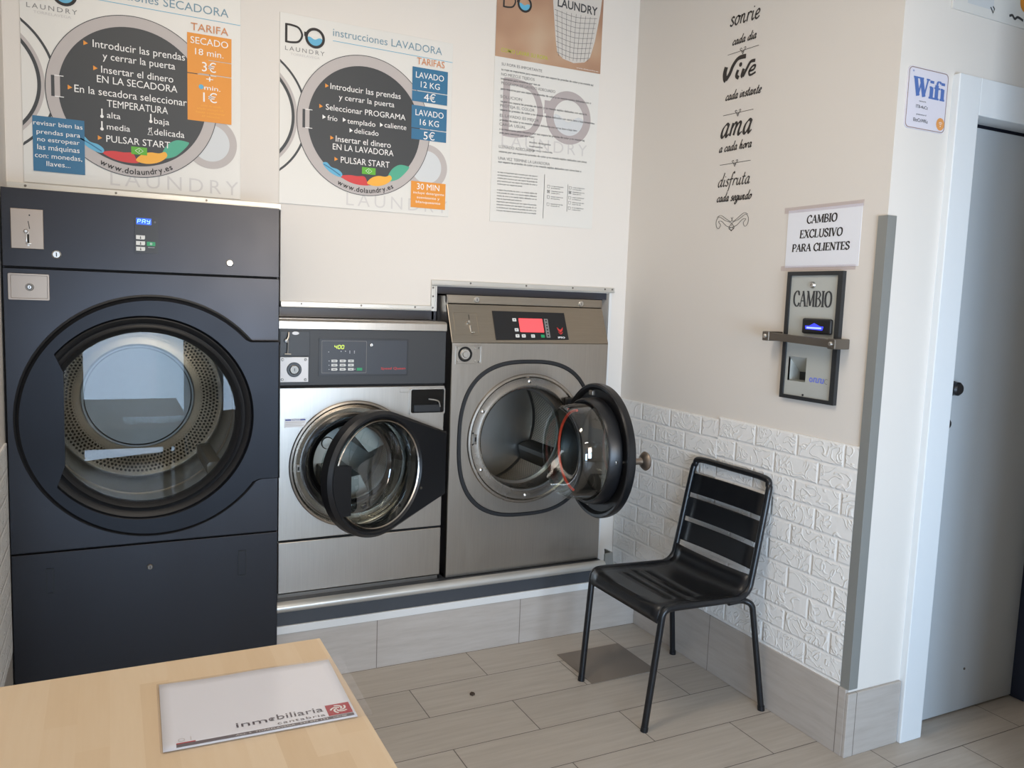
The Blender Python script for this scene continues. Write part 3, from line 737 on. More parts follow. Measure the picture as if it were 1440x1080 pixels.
# display
b = MB(); b.prism(rrect(0.082, 0.152, 1.607, 1.727, 0.004), DY - 0.004, DY); dp = b.build('display', 'black_plastic', dr, smooth=0)
y = DY - 0.0045
b = MB(); b.use('screen_blue'); b.flat(rrect(0.086, 0.132, 1.700, 1.7215, 0.002), y); b.use('digit_blue')
def seg7(b, pat, x, z, w, h, t, y, sh=0.12):
    S = {'a': ((0, 1), (1, 1)), 'b': ((1, 1), (1, .5)), 'c': ((1, .5), (1, 0)), 'd': ((0, 0), (1, 0)), 'e': ((0, .5), (0, 0)), 'f': ((0, 1), (0, .5)), 'g': ((0, .5), (1, .5))}
    for s in pat:
        p, q = S[s]; g = .07
        P = [(x + (u * w) + v * h * sh, z + v * h) for u, v in (p, q)]
        dx, dz = P[1][0] - P[0][0], P[1][1] - P[0][1]
        P = [(P[0][0] + dx * g, P[0][1] + dz * g), (P[1][0] - dx * g, P[1][1] - dz * g)]
        b.ribbon(P, t, y)
for i, pat in enumerate(('abefg', 'abcefg', 'bcdfg')): seg7(b, pat, 0.0895 + i * 0.0142, 1.7045, 0.0085, 0.0125, 0.0021, y - .0004)
b.build('screen', 'screen_blue', dp, smooth=0)
b = MB(); b.ring(0.1425, 1.7105, 0.0018, 0.0028, y, 16); b.build('ring_mark', 'print_grey', dp, smooth=0)
for z in (1.6585, 1.6395, 1.621):
    b = MB(); b.use('key_white'); b.prism([(0.085, z - .0065), (0.110, z - .0065), (0.112, z - .003), (0.112, z + .0065), (0.085, z + .0065)], y - .0012, y)
    b.use('print_black'); b.box(0.0975, 0.0995, y - .0016, y - .0012, z - .004, z + .004); b.disc(0.0985, z - .0028, 0.0022, y - .0017, 10)
    b.build('button', 'key_white', dp, smooth=0)
b = MB(); b.use('green_key'); b.prism(rrect(0.1175, 0.143, 1.632, 1.6455, 0.002), y - .0012, y); b.use('label_white'); b.ring(0.1302, 1.6388, 0.002, 0.0034, y - .0016, 16)
b.box(0.1205, 0.141, y - .0012, y, 1.6265, 1.6275); b.build('start_button', 'green_key', dp, smooth=0)
# lower panel fittings
cam_lock(lp, 0.1166, 0.535, DY, 0.010, 'bar_steel')
for xa, xb, za, zb in ((0.408, 0.437, 0.465, 0.560), (-0.197, -0.172, 0.478, 0.565)):
    b = MB(); b.use('dryer_gasket'); b.plate(rrect(xa, xb, za, zb, 0.003), rrect(xa + .004, xb - .004, za + .004, zb - .004, 0.002), DY - 0.003, DY)
    b.use('dryer_paint'); b.box(xa + .0042, xb - .0042, DY - 0.001, DY, za + .0042, zb - .0042); b.build('latch_handle', 'dryer_door', lp, smooth=0)
# door: round plate running out into the hinge block
dc = (0.125, 1.058)
circ = p_circle(0.402, 0.012, 0.0)
blk = p_rect(-0.1, X1 - dc[0], 0.826 - dc[1], 1.322 - dc[1])
def union(a):
    d = circ(a)
    if cos(a) > 0: d = max(d, blk(a)) if abs(sin(a) * blk(a)) <= 0.2641 and cos(a) * blk(a) > 0.24 else d
    d2 = (X1 - dc[0]) / cos(a) if cos(a) > 1e-6 else 9
    return min(d, d2)
ea = [atan2(0.826 - dc[1], X1 - dc[0]), atan2(1.322 - dc[1], X1 - dc[0])]
ea += [ea[0] - 0.01, ea[1] + 0.01, atan2(0.826 - dc[1], 0.30), atan2(1.322 - dc[1], 0.30)]
A = angles(120, ea)
hole = p_circle(0.336, -0.014, 0.0)
b = MB(); b.plate(outline(union, *dc, A), outline(hole, *dc, A), DY - 0.040, DY - 0.004, 0.008)
dd = b.build('door', 'dryer_door', dr)
b = MB(); b.lathe([(0.409, DY - .001), (0.413, DY - .006), (0.407, DY - .008), (0.398, DY - .004)], dc[0] + 0.012, dc[1], 96)
# keep the seal inside the cabinet edge
b.v = [(min(v[0], X1 - 0.001), v[1], v[2]) for v in b.v]; b.build('door_seal', 'dryer_gasket', dd)
b = MB(); b.lathe([(0.338, DY - .038), (0.334, DY - .041), (0.326, DY - .036), (0.318, DY - .026), (0.310, DY - .028), (0.304, DY - .034), (0.297, DY - .026), (0.289, DY - .012), (0.287, DY + .004)], dc[0] - 0.016, dc[1], 96); b.build('bezel', 'dryer_gasket', dd)
pts = []
for i in range(25):
    a = radians(141) + radians(219 - 141) * i / 24; pts.append((dc[0] - 0.014 + 0.345 * cos(a), dc[1] + 0.345 * sin(a)))
xc = -0.132; pts += [(xc, 0.915), (xc, 1.215)]
b = MB(); b.prism(pts, DY - 0.041, DY - 0.020); b.build('door_handle', 'dryer_door', dd, smooth=20)
b = MB(); b.lathe([(0, DY - .008), (0.289, DY - .008), (0.289, DY - .003), (0, DY - .003)], dc[0] - 0.016, dc[1], 64); b.build('glass', 'glass', dd)
b = MB(); b.box(0.5395, 0.5445, DY - 0.046, DY - 0.040, 0.84, 1.31, 0.002); b.build('hinge_cover', 'dryer_gasket', dd, smooth=0)
# drum
gc = (dc[0] - 0.02, dc[1])
b = MB(); b.lathe([(0.295, DY + .022), (0.315, DY + .04), (0.315, DY + .50), (0.308, DY + .515), (0.205, DY + .575)], *gc, 72, uv=True)
dm = b.build('drum', 'dryer_holes', dr)
b = MB(); b.lathe([(0.206, DY + .578), (0.204, DY + .568), (0.198, DY + .568), (0.194, DY + .576), (0.03, DY + .578), (0.0, DY + .578)], *gc, 72); b.build('drum_back', 'drum_plate', dm)
b = MB(); b.lathe([(0.3145, DY + .215), (0.311, DY + .217), (0.311, DY + .223), (0.3145, DY + .225)], *gc, 72); b.build('drum_seam', 'bar_steel', dm)
for k in range(3):
    a = radians(-42 + 120 * k); c, s = cos(a), sin(a)
    P = [(0.314, -0.035), (0.285, -0.006), (0.285, 0.006), (0.314, 0.035)]
    b = MB(); b.prism([(gc[0] + r * c - t * s, gc[1] + r * s + t * c) for r, t in P], DY + 0.09, DY + 0.48); b.build('lifter', 'drum_steel', dm, smooth=0)

# ------------------------------------------------------------------ smaller washer
WY = 3.08; X0, X1 = 0.566, 1.233
w1 = thing('washing_machine', 'shorter steel washer beside the dryer, dark control panel, black door ajar', 'washing machine', (0.9, WY, 0.316), world_space=True)
b = MB()
b.box(X0, X0 + .004, WY + .02, 3.85, .316, 1.398); b.box(X1 - .004, X1, WY + .02, 3.85, .316, 1.398); b.box(X0, X1, WY + .02, 3.85, 1.394, 1.398); b.box(X0, X1, 3.846, 3.85, .316, 1.398); b.box(X0, X1, WY + .02, 3.85, .316, .33)
b.build('cabinet', 'steel', w1, smooth=0)
oc = (0.857, 0.833)
b = MB(); b.prism([(WY + .03, 1.398), (WY + .006, 1.396), (WY - .004, 1.388), (WY - .004, 1.361), (WY + .03, 1.361)], X0, X1, 'x'); b.build('top_trim', 'steel', w1, smooth=30)
b = MB(); b.box(X0, X1, WY + .002, WY + .02, 1.146, 1.360, 0.002); cp = b.build('control_panel', 'panel_grey', w1, smooth=0)
for z in (1.1365, .5405):
    b = MB(); b.box(X0 + .004, X1 - .004, WY + .010, WY + .019, z, z + .010); b.build('panel_gap', 'hole', w1, smooth=0)
b = panel_front(X0, X1 - .001, 0.549, 1.138, *oc, p_circle(0.236), WY, WY + .02, 0.003); fp = b.build('front_panel', 'steel', w1)
b = MB(); b.box(X0, X1 - .001, WY, WY + .02, 0.338, 0.542, 0.004); b.build('lower_panel', 'steel', w1, smooth=0)
y = WY + .0015
# coin mechanism and coin box
b = MB(); b.box(X0 + .004, 0.680, WY - .002, WY + .002, 1.2585, 1.352, .001); cm = b.build('coin_slot_plate', 'washer_panel', cp, smooth=0)
b = MB(); b.use('chrome'); b.tube([(0.601, WY - .006, 1.347), (0.599, WY - .012, 1.330), (0.593, WY - .016, 1.318)], .0045, 10); b.tube([(0.5975, WY - .010, 1.315), (0.5955, WY - .010, 1.27)], .0028, 8)
b.tube([(0.585, WY - .01, 1.2665), (0.608, WY - .01, 1.2655)], .003, 8); b.lathe([(0, WY - .018), (.007, WY - .016), (.008, WY - .008)], 0.592, 1.316, 16)
b.use('label_white'); b.prism([(0.626 + .013 * cos(i * pi / 10), 1.344 + .0062 * sin(i * pi / 10)) for i in range(20)], WY - .004, WY - .002); b.build('coin_return', 'chrome', w1)
b = MB(); b.box(X0 + .003, 0.675, WY - .003, WY + .002, 1.160, 1.254, .0015); cbx = b.build('coin_box', 'label_white', w1, smooth=0)
b = MB(); b.use('black_plastic'); b.lathe([(.018, WY - .007), (.026, WY - .007), (.028, WY - .003)], .622, 1.207, 32); b.use('screw'); b.lathe([(0, WY - .009), (.015, WY - .009), (.019, WY - .006)], .622, 1.207, 24); b.use('hole'); b.box(.621, .623, WY - .0095, WY - .009, 1.201, 1.213); b.build('lock', 'chrome', cbx)
for x, z in ((.579, 1.245), (.664, 1.245), (.578, 1.170), (.664, 1.169)):
    b = MB(); b.lathe([(0, WY - .005), (.004, WY - .005), (.0055, WY - .003)], x, z, 14); b.build('screw', 'screw', cbx)
# keypad panel
b = MB(); b.use('washer_panel'); b.plate(rrect(.714, 1.072, 1.180, 1.327, .004), rrect(.722, 1.066, 1.187, 1.320, .003), WY - .001, WY + .003); b.use('panel_key'); b.box(.722, 1.066, WY + .0004, WY + .002, 1.187, 1.320)
b.build('keypad_recess', 'washer_panel', cp, smooth=0)
y = WY - .0002
b = MB(); b.plate(rrect(.7245, .9005, 1.1925, 1.317, .003), rrect(.7262, .8988, 1.1942, 1.3153, .0025), y - .001, y); kb = b.build('keypad', 'print_grey', w1, smooth=0)
b = MB()
for i, pat in enumerate(('bcfg', 'abcdef', 'abcdef')): seg7(b, pat, .774 + i * .0135, 1.2865, .0085, .0135, .0022, y)
b.build('digits', 'digit_yellow', kb, smooth=0)
for r in range(3):
    for c in range(3):
        x, z = .7625 + c * .0325, 1.2395 - r * .0162
        b = MB(); b.use('key_white'); b.box(x, x + .0225, y - .0012, y, z - .005, z + .005, .0006); b.use('print_grey'); b.box(x + .006, x + .0165, y - .0016, y - .0012, z - .0015, z + .0015); b.build('button', 'key_white', kb, smooth=0)
b = MB(); b.box(.862, .884, y - .0012, y, 1.2015, 1.2125, .0006); b.build('start_button', 'green_key', kb, smooth=0)
for x, z in ((.752, 1.274), (.80, 1.2765), (.817, 1.277), (.834, 1.277), (.852, 1.277), (.834, 1.271), (.852, 1.271), (.754, 1.2395), (.786, 1.2395), (.819, 1.2395), (.754, 1.223), (.786, 1.223), (.819, 1.223), (.754, 1.207), (.786, 1.207), (.819, 1.207), (.855, 1.207)):
    b = MB(); b.disc(x, z, .0017, y, 8); b.build('indicator_mark', 'label_white', kb, smooth=0)
cam_lock(cp, .9185, 1.302, WY + .001, .0075)
b = MB(); text(b, 'Speed Queen', .959, 1.0605, 1.2055, .0085, y, .012, 1.0, 0, .12); b.build('lettering', 'red_print', cp, smooth=0)
# soap drawer in the corner of the front
b = MB(); b.plate(rrect(1.079, 1.2325, 1.020, 1.131, .01), rrect(1.086, 1.2285, 1.028, 1.124, .008), WY - .006, WY + .001); b.box(1.04, 1.08, WY - .002, WY, 1.112, 1.132, .001); sd = b.build('soap_dispenser', 'steel', w1, smooth=20)
b = MB(); b.use('black_gloss'); b.prism(rrect(1.086, 1.2285, 1.028, 1.124, .008), WY - .002, WY - .001); b.use('black_plastic'); b.box(1.10, 1.215, WY - .005, WY - .002, 1.03, 1.062, .003)
b.build('soap_tray', 'black_gloss', sd, smooth=0)
b = MB(); b.tube(fillet([(1.160, WY - .008, 1.084), (1.190, WY - .012, 1.080), (1.204, WY - .012, 1.074), (1.211, WY - .008, 1.052)], .01), .0032, 8); b.build('soap_handle', 'chrome', sd)
# rating label
b = MB(); b.use('label_white'); b.box(.588, .668, WY - .0012, WY, .987, 1.021); b.use('label_blue'); b.box(.591, .612, WY - .0016, WY - .0012, 1.0135, 1.0185); b.box(.646, .666, WY - .0016, WY - .0012, 1.0135, 1.0185); text(b, 'NOTICE', .614, .644, 1.0135, .005, WY - .0016, .02)
b.use('print_light'); b.box(.592, .664, WY - .0016, WY - .0012, 1.006, 1.0085); b.box(.592, .652, WY - .0016, WY - .0012, .9995, 1.0015); b.box(.592, .660, WY - .0016, WY - .0012, .993, .995); b.build('label', 'label_white', fp, smooth=0)
# door surround, gasket and drum
b = MB(); b.lathe([(.252, WY - .001), (.249, WY - .007), (.242, WY - .009), (.236, WY - .004), (.232, WY + .004), (.229, WY + .002), (.226, WY + .006), (.223, WY + .004)], *oc, 96); b.build('door_surround', 'ring_steel', w1)
b = MB(); b.lathe([(.226, WY + .010), (.198, WY + .014), (.190, WY + .022)], *oc, 96); dr_ = b.build('door_ring', 'ring_steel', w1)
b = MB(); b.use('steel'); b.box(.6355, .6485, WY + .002, WY + .013, .812, .842, .002); b.use('hole'); b.box(.639, .645, WY + .001, WY + .0022, .819, .833); b.build('latch_keeper', 'steel', dr_, smooth=0)
b = MB(); b.lathe([(.203, WY + .013), (.200, WY - .003), (.192, WY - .005), (.180, WY + .002), (.160, WY + .018), (.150, WY + .04), (.158, WY + .08), (.19, WY + .09)], *oc, 96); b.build('door_gasket', 'black_gloss', w1)
b = MB(); b.lathe([(.185, WY + .10), (.20, WY + .105), (.255, WY + .11), (.26, WY + .12), (.26, WY + .46)], *oc, 72, uv=True); dm = b.build('drum', 'drum_holes', w1)
b = MB(); b.lathe([(.26, WY + .46), (.25, WY + .475), (.0, WY + .48)], *oc, 72); b.build('drum_back', 'drum_steel', dm)
for k in range(3):
    a = radians(160 + 120 * k); c, s = cos(a), sin(a)
    b = MB(); P = [(.26, -.11), (.20, -.08), (.085, -.05), (.085, .05), (.20, .08), (.26, .11)]
    b.prism([(oc[0] + r * c - t * s, oc[1] + r * s + t * c) for r, t in P], WY + .13, WY + .47); lf = b.build('lifter', 'drum_steel', dm, smooth=30)
b = MB(); b.lathe([(0, WY + .122), (.022, WY + .123), (.026, WY + .13)], .783, .897, 24); b.build('lifter_cap', 'drum_steel', dm)
# half open door: local frame, hinge at +x, outer face towards -y
D1 = (0.885 - .9, 2.89 - WY, .833 - .316)
ho = hull([(round(.238 * cos(2 * pi * i / 90), 5), round(.238 * sin(2 * pi * i / 90), 5)) for i in range(90)] + [(.365, .122), (.365, -.135)])
A = angles(110, [atan2(.122, .365), atan2(-.135, .365)])
b = MB(); b.plate(outline(p_poly(ho), 0, 0, A), outline(p_circle(.206), 0, 0, A), -.030, .018, .012)
d1 = b.build('door', 'black_plastic', w1, loc=D1, rotz=radians(25))
b = MB(); b.lathe([(.209, -.024), (.205, -.020), (.200, -.006), (.192, .03), (.187, .05), (.178, .10), (.150, .118), (.0, .124), (.0, .118), (.147, .112), (.172, .096), (.181, .05), (.184, .046), (.186, .03), (.194, -.006), (.200, -.022)], 0, 0, 72); b.build('glass_bowl', 'glass_bowl', d1, loc=(0, 0, 0))
b = MB(); b.lathe([(.212, .012), (.216, .030), (.205, .036), (.196, .028), (.194, .012)], 0, 0, 72); b.build('door_seal', 'dryer_gasket', d1, loc=(0, 0, 0))
b = MB(); b.lathe([(.2075, -.026), (.2035, -.023), (.200, -.026), (.2035, -.029)], 0, 0, 72); b.build('glass_rim', 'ring_steel', d1, loc=(0, 0, 0))
pts = [(.222 * cos(radians(a)), .222 * sin(radians(a))) for a in range(164, 218, 3)] + [(-.140, -.130), (-.140, .052)]
b = MB(); b.prism(pts, -.032, -.008); b.build('door_handle', 'black_plastic', d1, loc=(0, 0, 0), smooth=20)
for z in (.075, -.09):
    b = MB(); b.box(.335, .372, .0, .045, z - .022, z + .022, .003); b.build('hinge', 'bar_steel', d1, loc=(0, 0, 0), smooth=0)
b = MB(); b.lathe([(0, -.033), (.005, -.033), (.006, -.03)], .215, -.085, 12); b.build('screw', 'screw', d1, loc=(0, 0, 0))

# ------------------------------------------------------------------ taller washer
X0, X1 = 1.258, 2.018; YT = 3.147
w2 = thing('washing_machine', 'taller steel washer with a lit red screen, door swung wide open', 'washing machine', (1.63, WY, 0.316), world_space=True)
b = MB()
b.box(X0, X0 + .004, YT, 3.95, .316, 1.508); b.box(X1 - .004, X1, YT, 3.95, .316, 1.508); b.box(X0, X1, YT + .01, 3.95, 1.504, 1.508); b.box(X0, X1, 3.946, 3.95, .316, 1.508); b.box(X0, X1, WY + .02, 3.95, .316, .33)
for xa, xb in ((X0, X0 + .004), (X1 - .004, X1)): b.prism([(WY + .018, .316), (WY + .018, 1.315), (YT, 1.472), (YT, .316)], xa, xb, 'x')
b.build('cabinet', 'steel', w2, smooth=0)
b = MB(); b.box(X0, X1, YT, YT + .02, 1.474, 1.509, .002); ts = b.build('top_strip', 'steel_warm', w2, smooth=0)
for x, z in ((1.392, 1.4915), (1.905, 1.4895)): cam_lock(ts, x, z, YT, .0125)
# tilted control panel, modelled in its own frame: x along the machine, z up the slope
sl = Vector((0, YT - WY, 1.472 - 1.315)); L = sl.length; ang = atan2(YT - WY, 1.472 - 1.315)
b = MB(); b.box(X0 - 1.63, X1 - 1.63, 0, .016, 0, L - .001, .002)
cp = b.build('control_panel', 'steel_warm', w2, loc=(0, 0, 1.3155 - .316), smooth=0); cp.rotation_euler = (-ang, 0, 0)
def on(mb, name, m, parent=None, smooth=0):
    return mb.build(name, m, parent or cp, loc=(0, 0, 0), smooth=smooth)
u = lambda x: x - 1.63
k = L / (1.472 - 1.315); v = lambda z: (z - 1.315) * k
b = MB(); b.plate(rrect(u(1.279), u(1.386), v(1.345), v(1.436), .003), rrect(u(1.2805), u(1.3845), v(1.3465), v(1.4345), .002), -.0012, .0); on(b, 'coin_slot_plate', 'steel_warm')
b = MB(); b.use('hole'); b.box(u(1.348), u(1.350), -.001, -.0004, v(1.408), v(1.428)); b.box(u(1.350), u(1.354), -.001, -.0004, v(1.358), v(1.380)); b.use('chrome'); b.lathe([(0, -.014), (.005, -.013), (.0075, -.008), (.0075, 0)], u(1.341), v(1.396), 18); b.box(u(1.346), u(1.351), -.005, 0, v(1.358), v(1.384), .001); b.box(u(1.348), u(1.364), -.008, 0, v(1.352), v(1.356), .001); on(b, 'coin_return', 'chrome', None, 30)
b = MB(); b.prism([(u(1.459), v(1.326)), (u(1.813), v(1.330)), (u(1.811), v(1.445)), (u(1.459), v(1.446))], -.003, 0); dp = on(b, 'display_panel', 'black_plastic', w2)
dp.location = (0, 0, 1.3155 - .316); dp.rotation_euler = (-ang, 0, 0)
b = MB(); b.flat(rrect(u(1.579), u(1.695), v(1.359), v(1.417), .002), -.0036); on(b, 'screen', 'screen_red', dp)
for x, z in ((1.558, 1.410), (1.562, 1.368), (1.562, 1.343), (1.592, 1.343), (1.637, 1.343)):
    b = MB(); b.use('key_white'); b.prism(rrect(u(x - .009), u(x + .009), v(z - .0065), v(z + .0065), .002), -.0045, -.003); b.use('print_black'); b.disc(u(x), v(z), .0024, -.0049, 8); on(b, 'button', 'key_white', dp)
b = MB(); b.prism(rrect(u(1.676), u(1.694), v(1.337), v(1.349), .002), -.0045, -.003); on(b, 'start_button', 'green_key', dp)
b = MB(); b.use('print_grey'); b.prism(rrect(u(1.703), u(1.722), v(1.337), v(1.417), .002), -.0042, -.003); b.use('print_black')
for i in range(6): b.disc(u(1.7125), v(1.345 + i * .0128), .0042, -.0046, 10)
on(b, 'symbol_strip', 'print_grey', dp)
b = MB(); b.use('red_print'); c = (u(1.777), v(1.368))
for s in (1, -1):
    b.flat([(c[0], c[1] - .010), (c[0] + s * .012, c[1] + .002), (c[0] + s * .015, c[1] + .016), (c[0] + s * .005, c[1] + .006), (c[0], c[1] + .004)], -.0036)
    b.flat([(c[0], c[1] - .014), (c[0] + s * .012, c[1] - .004), (c[0] + s * .010, c[1] - .010), (c[0], c[1] - .019)], -.0036)
b.use('label_white'); text(b, 'IPSO', u(1.760), u(1.795), v(1.335), .0075, -.0036, .03); on(b, 'emblem', 'red_print', dp)
# front
oc2 = (1.622, 0.900)
b = panel_front(X0, X1, 0.318, 1.3145, *oc2, p_super(.318, .333, 2.7), WY, WY + .02, .003); fp = b.build('front_panel', 'steel', w2)
A = angles(120)
b = MB(); b.plate(outline(p_super(.329, .344, 2.7), *oc2, A), outline(p_super(.312, .327, 2.7), *oc2, A), WY - .004, WY + .004, .003); b.build('panel_seal', 'dryer_gasket', w2)
b = MB(); b.plate(outline(p_super(.313, .328, 2.7), *oc2, A), outline(p_circle(.283), *oc2, A), WY - .002, WY + .012, .002); sp = b.build('surround_panel', 'steel', w2)
b = MB(); b.lathe([(.285, WY - .002), (.281, WY - .009), (.272, WY - .010), (.266, WY - .004), (.236, WY - .004), (.229, WY - .006), (.222, WY - .004), (.219, WY + .010), (.217, WY + .05), (.215, WY + .075)], *oc2, 96); fl = b.build('door_flange', 'ring_steel', w2)
for a in (90, 150, 210, 270, 330):
    b = MB(); b.lathe([(0, WY - .009), (.004, WY - .009), (.0085, WY - .006), (.010, WY - .002)], oc2[0] + .250 * cos(radians(a)), oc2[1] + .250 * sin(radians(a)), 16); b.build('bolt', 'chrome', fl)
b = MB(); b.use('bar_steel'); b.box(1.366, 1.378, WY - .012, WY, .888, .930, .002); b.use('hole'); b.box(1.368, 1.376, WY - .0125, WY - .012, .900, .918); b.disc(1.3635, .934, .004, WY - .0045, 10); b.disc(1.3635, .886, .004, WY - .0045, 10); b.build('latch_keeper', 'bar_steel', fl, smooth=0)
b = MB(); b.lathe([(.216, WY + .075), (.219, WY + .085), (.206, WY + .09), (.206, WY + .10), (.222, WY + .105)], *oc2, 96); b.build('drum_lip', 'chrome', w2)
b = MB(); b.lathe([(.214, WY + .11), (.24, WY + .112), (.30, WY + .12), (.305, WY + .13), (.305, WY + .50)], *oc2, 84, uv=True); dm = b.build('drum', 'drum_holes', w2)
b = MB(); b.lathe([(.305, WY + .50), (.298, WY + .515), (.0, WY + .52)], *oc2, 84); b.build('drum_back', 'drum_steel', dm)
for k in range(3):
    a = radians(90 + 120 * k); c, s = cos(a), sin(a); P = [(.305, -.06), (.262, -.018), (.25, 0), (.262, .018), (.305, .06)]
    b = MB(); b.prism([(oc2[0] + r * c - t * s, oc2[1] + r * s + t * c) for r, t in P], WY + .13, WY + .50); b.build('lifter', 'drum_steel', dm, smooth=0)
b = MB(); b.use('steel'); b.plate(rrect(1.2755, 1.3925, 1.224, 1.304, .004), rrect(1.2775, 1.3885, 1.228, 1.301, .003), WY - .006, WY); b.box(1.2775, 1.372, WY - .003, WY, 1.228, 1.301, .001); cbx = b.build('coin_box', 'steel', w2, smooth=0)
b = MB(); b.use('hole'); b.lathe([(.024, WY - .005), (.031, WY - .005), (.032, WY - .002)], 1.317, 1.2665, 32); b.use('chrome'); b.lathe([(0, WY - .012), (.012, WY - .012), (.014, WY - .008), (.020, WY - .008), (.024, WY - .004)], 1.317, 1.2665, 32); b.build('lock', 'chrome', cbx)
for x, z in ((1.362, 1.292), (1.362, 1.240), (1.284, 1.292), (1.284, 1.240), (1.381, 1.292), (1.381, 1.236)):
    b = MB(); b.lathe([(0, WY - .006), (.0035, WY - .006), (.0045, WY - .003)], x, z, 12); b.build('screw', 'chrome', cbx)
# open door: local frame, outer face -y, hinge side +x
D2 = Vector((1.79 - 1.63, 2.79 - WY, .893 - .316))
A = angles(100)
b = MB(); b.lathe([(.262, -.030), (.274, -.024), (.277, -.012), (.277, .006), (.272, .012), (.262, .010), (.250, -.004), (.212, -.006), (.220, .004), (.216, .050), (.210, .058), (.202, .056), (.198, .046), (.190, -.004), (.184, -.030), (.190, -.040), (.235, -.038), (.262, -.030)], 0, 0, 96)
d2 = b.build('door', 'black_plastic', w2, loc=D2, rotz=radians(87))
b = MB(); b.lathe([(.199, .048), (.197, .07), (.193, .110), (.188, .142), (.180, .155), (.166, .158), (.12, .150), (.0, .144), (.0, .138), (.12, .144), (.164, .151), (.175, .148), (.182, .138), (.187, .110), (.191, .07), (.193, .048)], 0, 0, 72); b.build('glass_bowl', 'glass_bowl', d2, loc=(0, 0, 0))
b = MB(); b.lathe([(0, -.030), (.188, -.030), (.188, -.024), (0, -.024)], 0, 0, 72); b.build('window_pane', 'smoked_pane', d2, loc=(0, 0, 0))
b = MB(); b.tube([(.166 * cos(radians(a)), .085, .166 * sin(radians(a))) for a in range(-84, 85, 4)], .0055, 8); b.build('seal', 'seal_red', d2, loc=(0, 0, 0))
b = MB(); b.lathe([(.0, -.118), (.022, -.117), (.036, -.110), (.038, -.104), (.030, -.094), (.014, -.086), (.012, -.070), (.016, -.050), (.018, -.036)], -.212, 0, 28); b.build('knob', 'plate_steel', d2, loc=(0, 0, -.008))
b = MB(); b.use('chrome'); b.tube([(-.212, -.05, -.008), (-.212, .030, -.008)], .005, 10); b.box(-.222, -.205, .024, .034, -.013, -.001, .001); b.build('latch_rod', 'chrome', d2, loc=(0, 0, 0))
for z in (.235, -.225):
    b = MB(); b.box(.02, .05, .004, .016, z - .010, z + .010, .003); b.build('clip', 'bar_steel', d2, loc=(0, 0, 0), smooth=0)
for z in (1.055, 0.775):
    b = MB(); b.box(1.80, 1.885, WY - .035, WY - .004, z - .022, z + .022, .006); b.box(1.835, 1.872, WY - .075, WY - .02, z - .018, z + .018, .006); b.build('hinge', 'black_plastic', w2, smooth=0)

# ------------------------------------------------------------------ chair (local frame: x forward, y to its left, z up)
ch = thing('metal_chair', 'black metal slatted chair standing with its back to the white brick wall', 'chair', (1.9188, 2.417, 0), radians(181.0))
C0 = (0, 0, 0); R_T = 0.0125
b = MB()
half = [(.15, .224, .445), (-.10, .222, .435), (-.150, .221, .437), (-.186, .220, .462), (-.203, .219, .52), (-.256, .214, .80), (-.266, .207, .845), (-.268, .180, .868), (-.268, .0, .870)]
path = half + [(x, -y, z) for x, y, z in half[::-1][1:]]
b.tube(catmull(path, 5), R_T, 12); b.build('back_frame', 'chair_black', ch, loc=C0)
for s in (1, -1):
    b = MB(); b.tube(fillet([(.250, s * .208, 0.004), (.208, s * .223, .445), (.14, s * .224, .445)], .055, 8), R_T, 12); lg = b.build('leg', 'chair_black', ch, loc=C0)
    b = MB(); b.tube([(.2505, s * .208, 0.0), (.2485, s * .2085, .016)], .0138, 12); b.build('foot_cap', 'black_plastic', lg, loc=C0)
    b = MB(); b.tube(fillet([(-.250, s * .262, 0.004), (-.196, s * .235, .410), (-.165, s * .216, .424), (-.10, s * .212, .421)], .07, 8), .0115, 12); lg = b.build('leg', 'chair_black', ch, loc=C0)
    b = MB(); b.tube([(-.2505, s * .262, 0.0), (-.249, s * .261, .016)], .0138, 12); b.build('foot_cap', 'black_plastic', lg, loc=C0)
# seat sheet with waterfall front, slots and upturned rear
prof = [(.219, .392), (.221, .412), (.217, .432), (.204, .446), (.185, .450), (.15, .449), (.122, .447), (.116, .4468), (.07, .444), (.064, .4438), (.018, .4415), (.012, .4412), (-.034, .439), (-.040, .4388), (-.09, .437), (-.13, .437), (-.160, .442), (-.180, .456), (-.190, .478), (-.197, .514)]
slots = {6: .15, 8: .17, 10: .155}
ys = [-.214, -.17, -.16, -.155, -.14, -.1, -.05, 0, .05, .1, .14, .155, .16, .17, .214]
b = MB(); vs = []
for i, (f, z) in enumerate(prof):
    for yy in ys:
        dish = .013 * (1 - (yy / .214) ** 2) if 3 < i < 16 else .006 * (1 - (yy / .214) ** 2)
        bow = .012 * (1 - (yy / .214) ** 2) if 4 < i < 14 else 0
        vs.append((f - bow, yy, z - (dish if i > 2 else 0)))
k = len(ys); fs = []
for i in range(len(prof) - 1):
    for j in range(k - 1):
        if i in slots and abs((ys[j] + ys[j + 1]) / 2) < slots[i]: continue
        fs.append([i * k + j, i * k + j + 1, (i + 1) * k + j + 1, (i + 1) * k + j])
b.add(vs, fs); st = b.build('seat', 'chair_black', ch, loc=C0, smooth=40)
md = st.modifiers.new('thickness', 'SOLIDIFY'); md.thickness = .004; md.offset = -1
def backx(z): return -.2005 - (z - .514) * (.0635 / .306)
for z0, z1 in ((.532, .612), (.630, .710), (.728, .808)):
    b = MB(); vs = []
    for yy in (-.212, -.15, -.075, 0, .075, .15, .212):
        c = .010 * (1 - (yy / .212) ** 2)
        for z in (z0, z0 + .004, z1 - .004, z1): vs.append((backx(z) - c, yy, z))
    b.add(vs, [[i * 4 + j, i * 4 + j + 1, (i + 1) * 4 + j + 1, (i + 1) * 4 + j] for i in range(6) for j in range(3)])
    o = b.build('back_slat', 'chair_black', ch, loc=C0, smooth=40); md = o.modifiers.new('thickness', 'SOLIDIFY'); md.thickness = .004; md.offset = 0

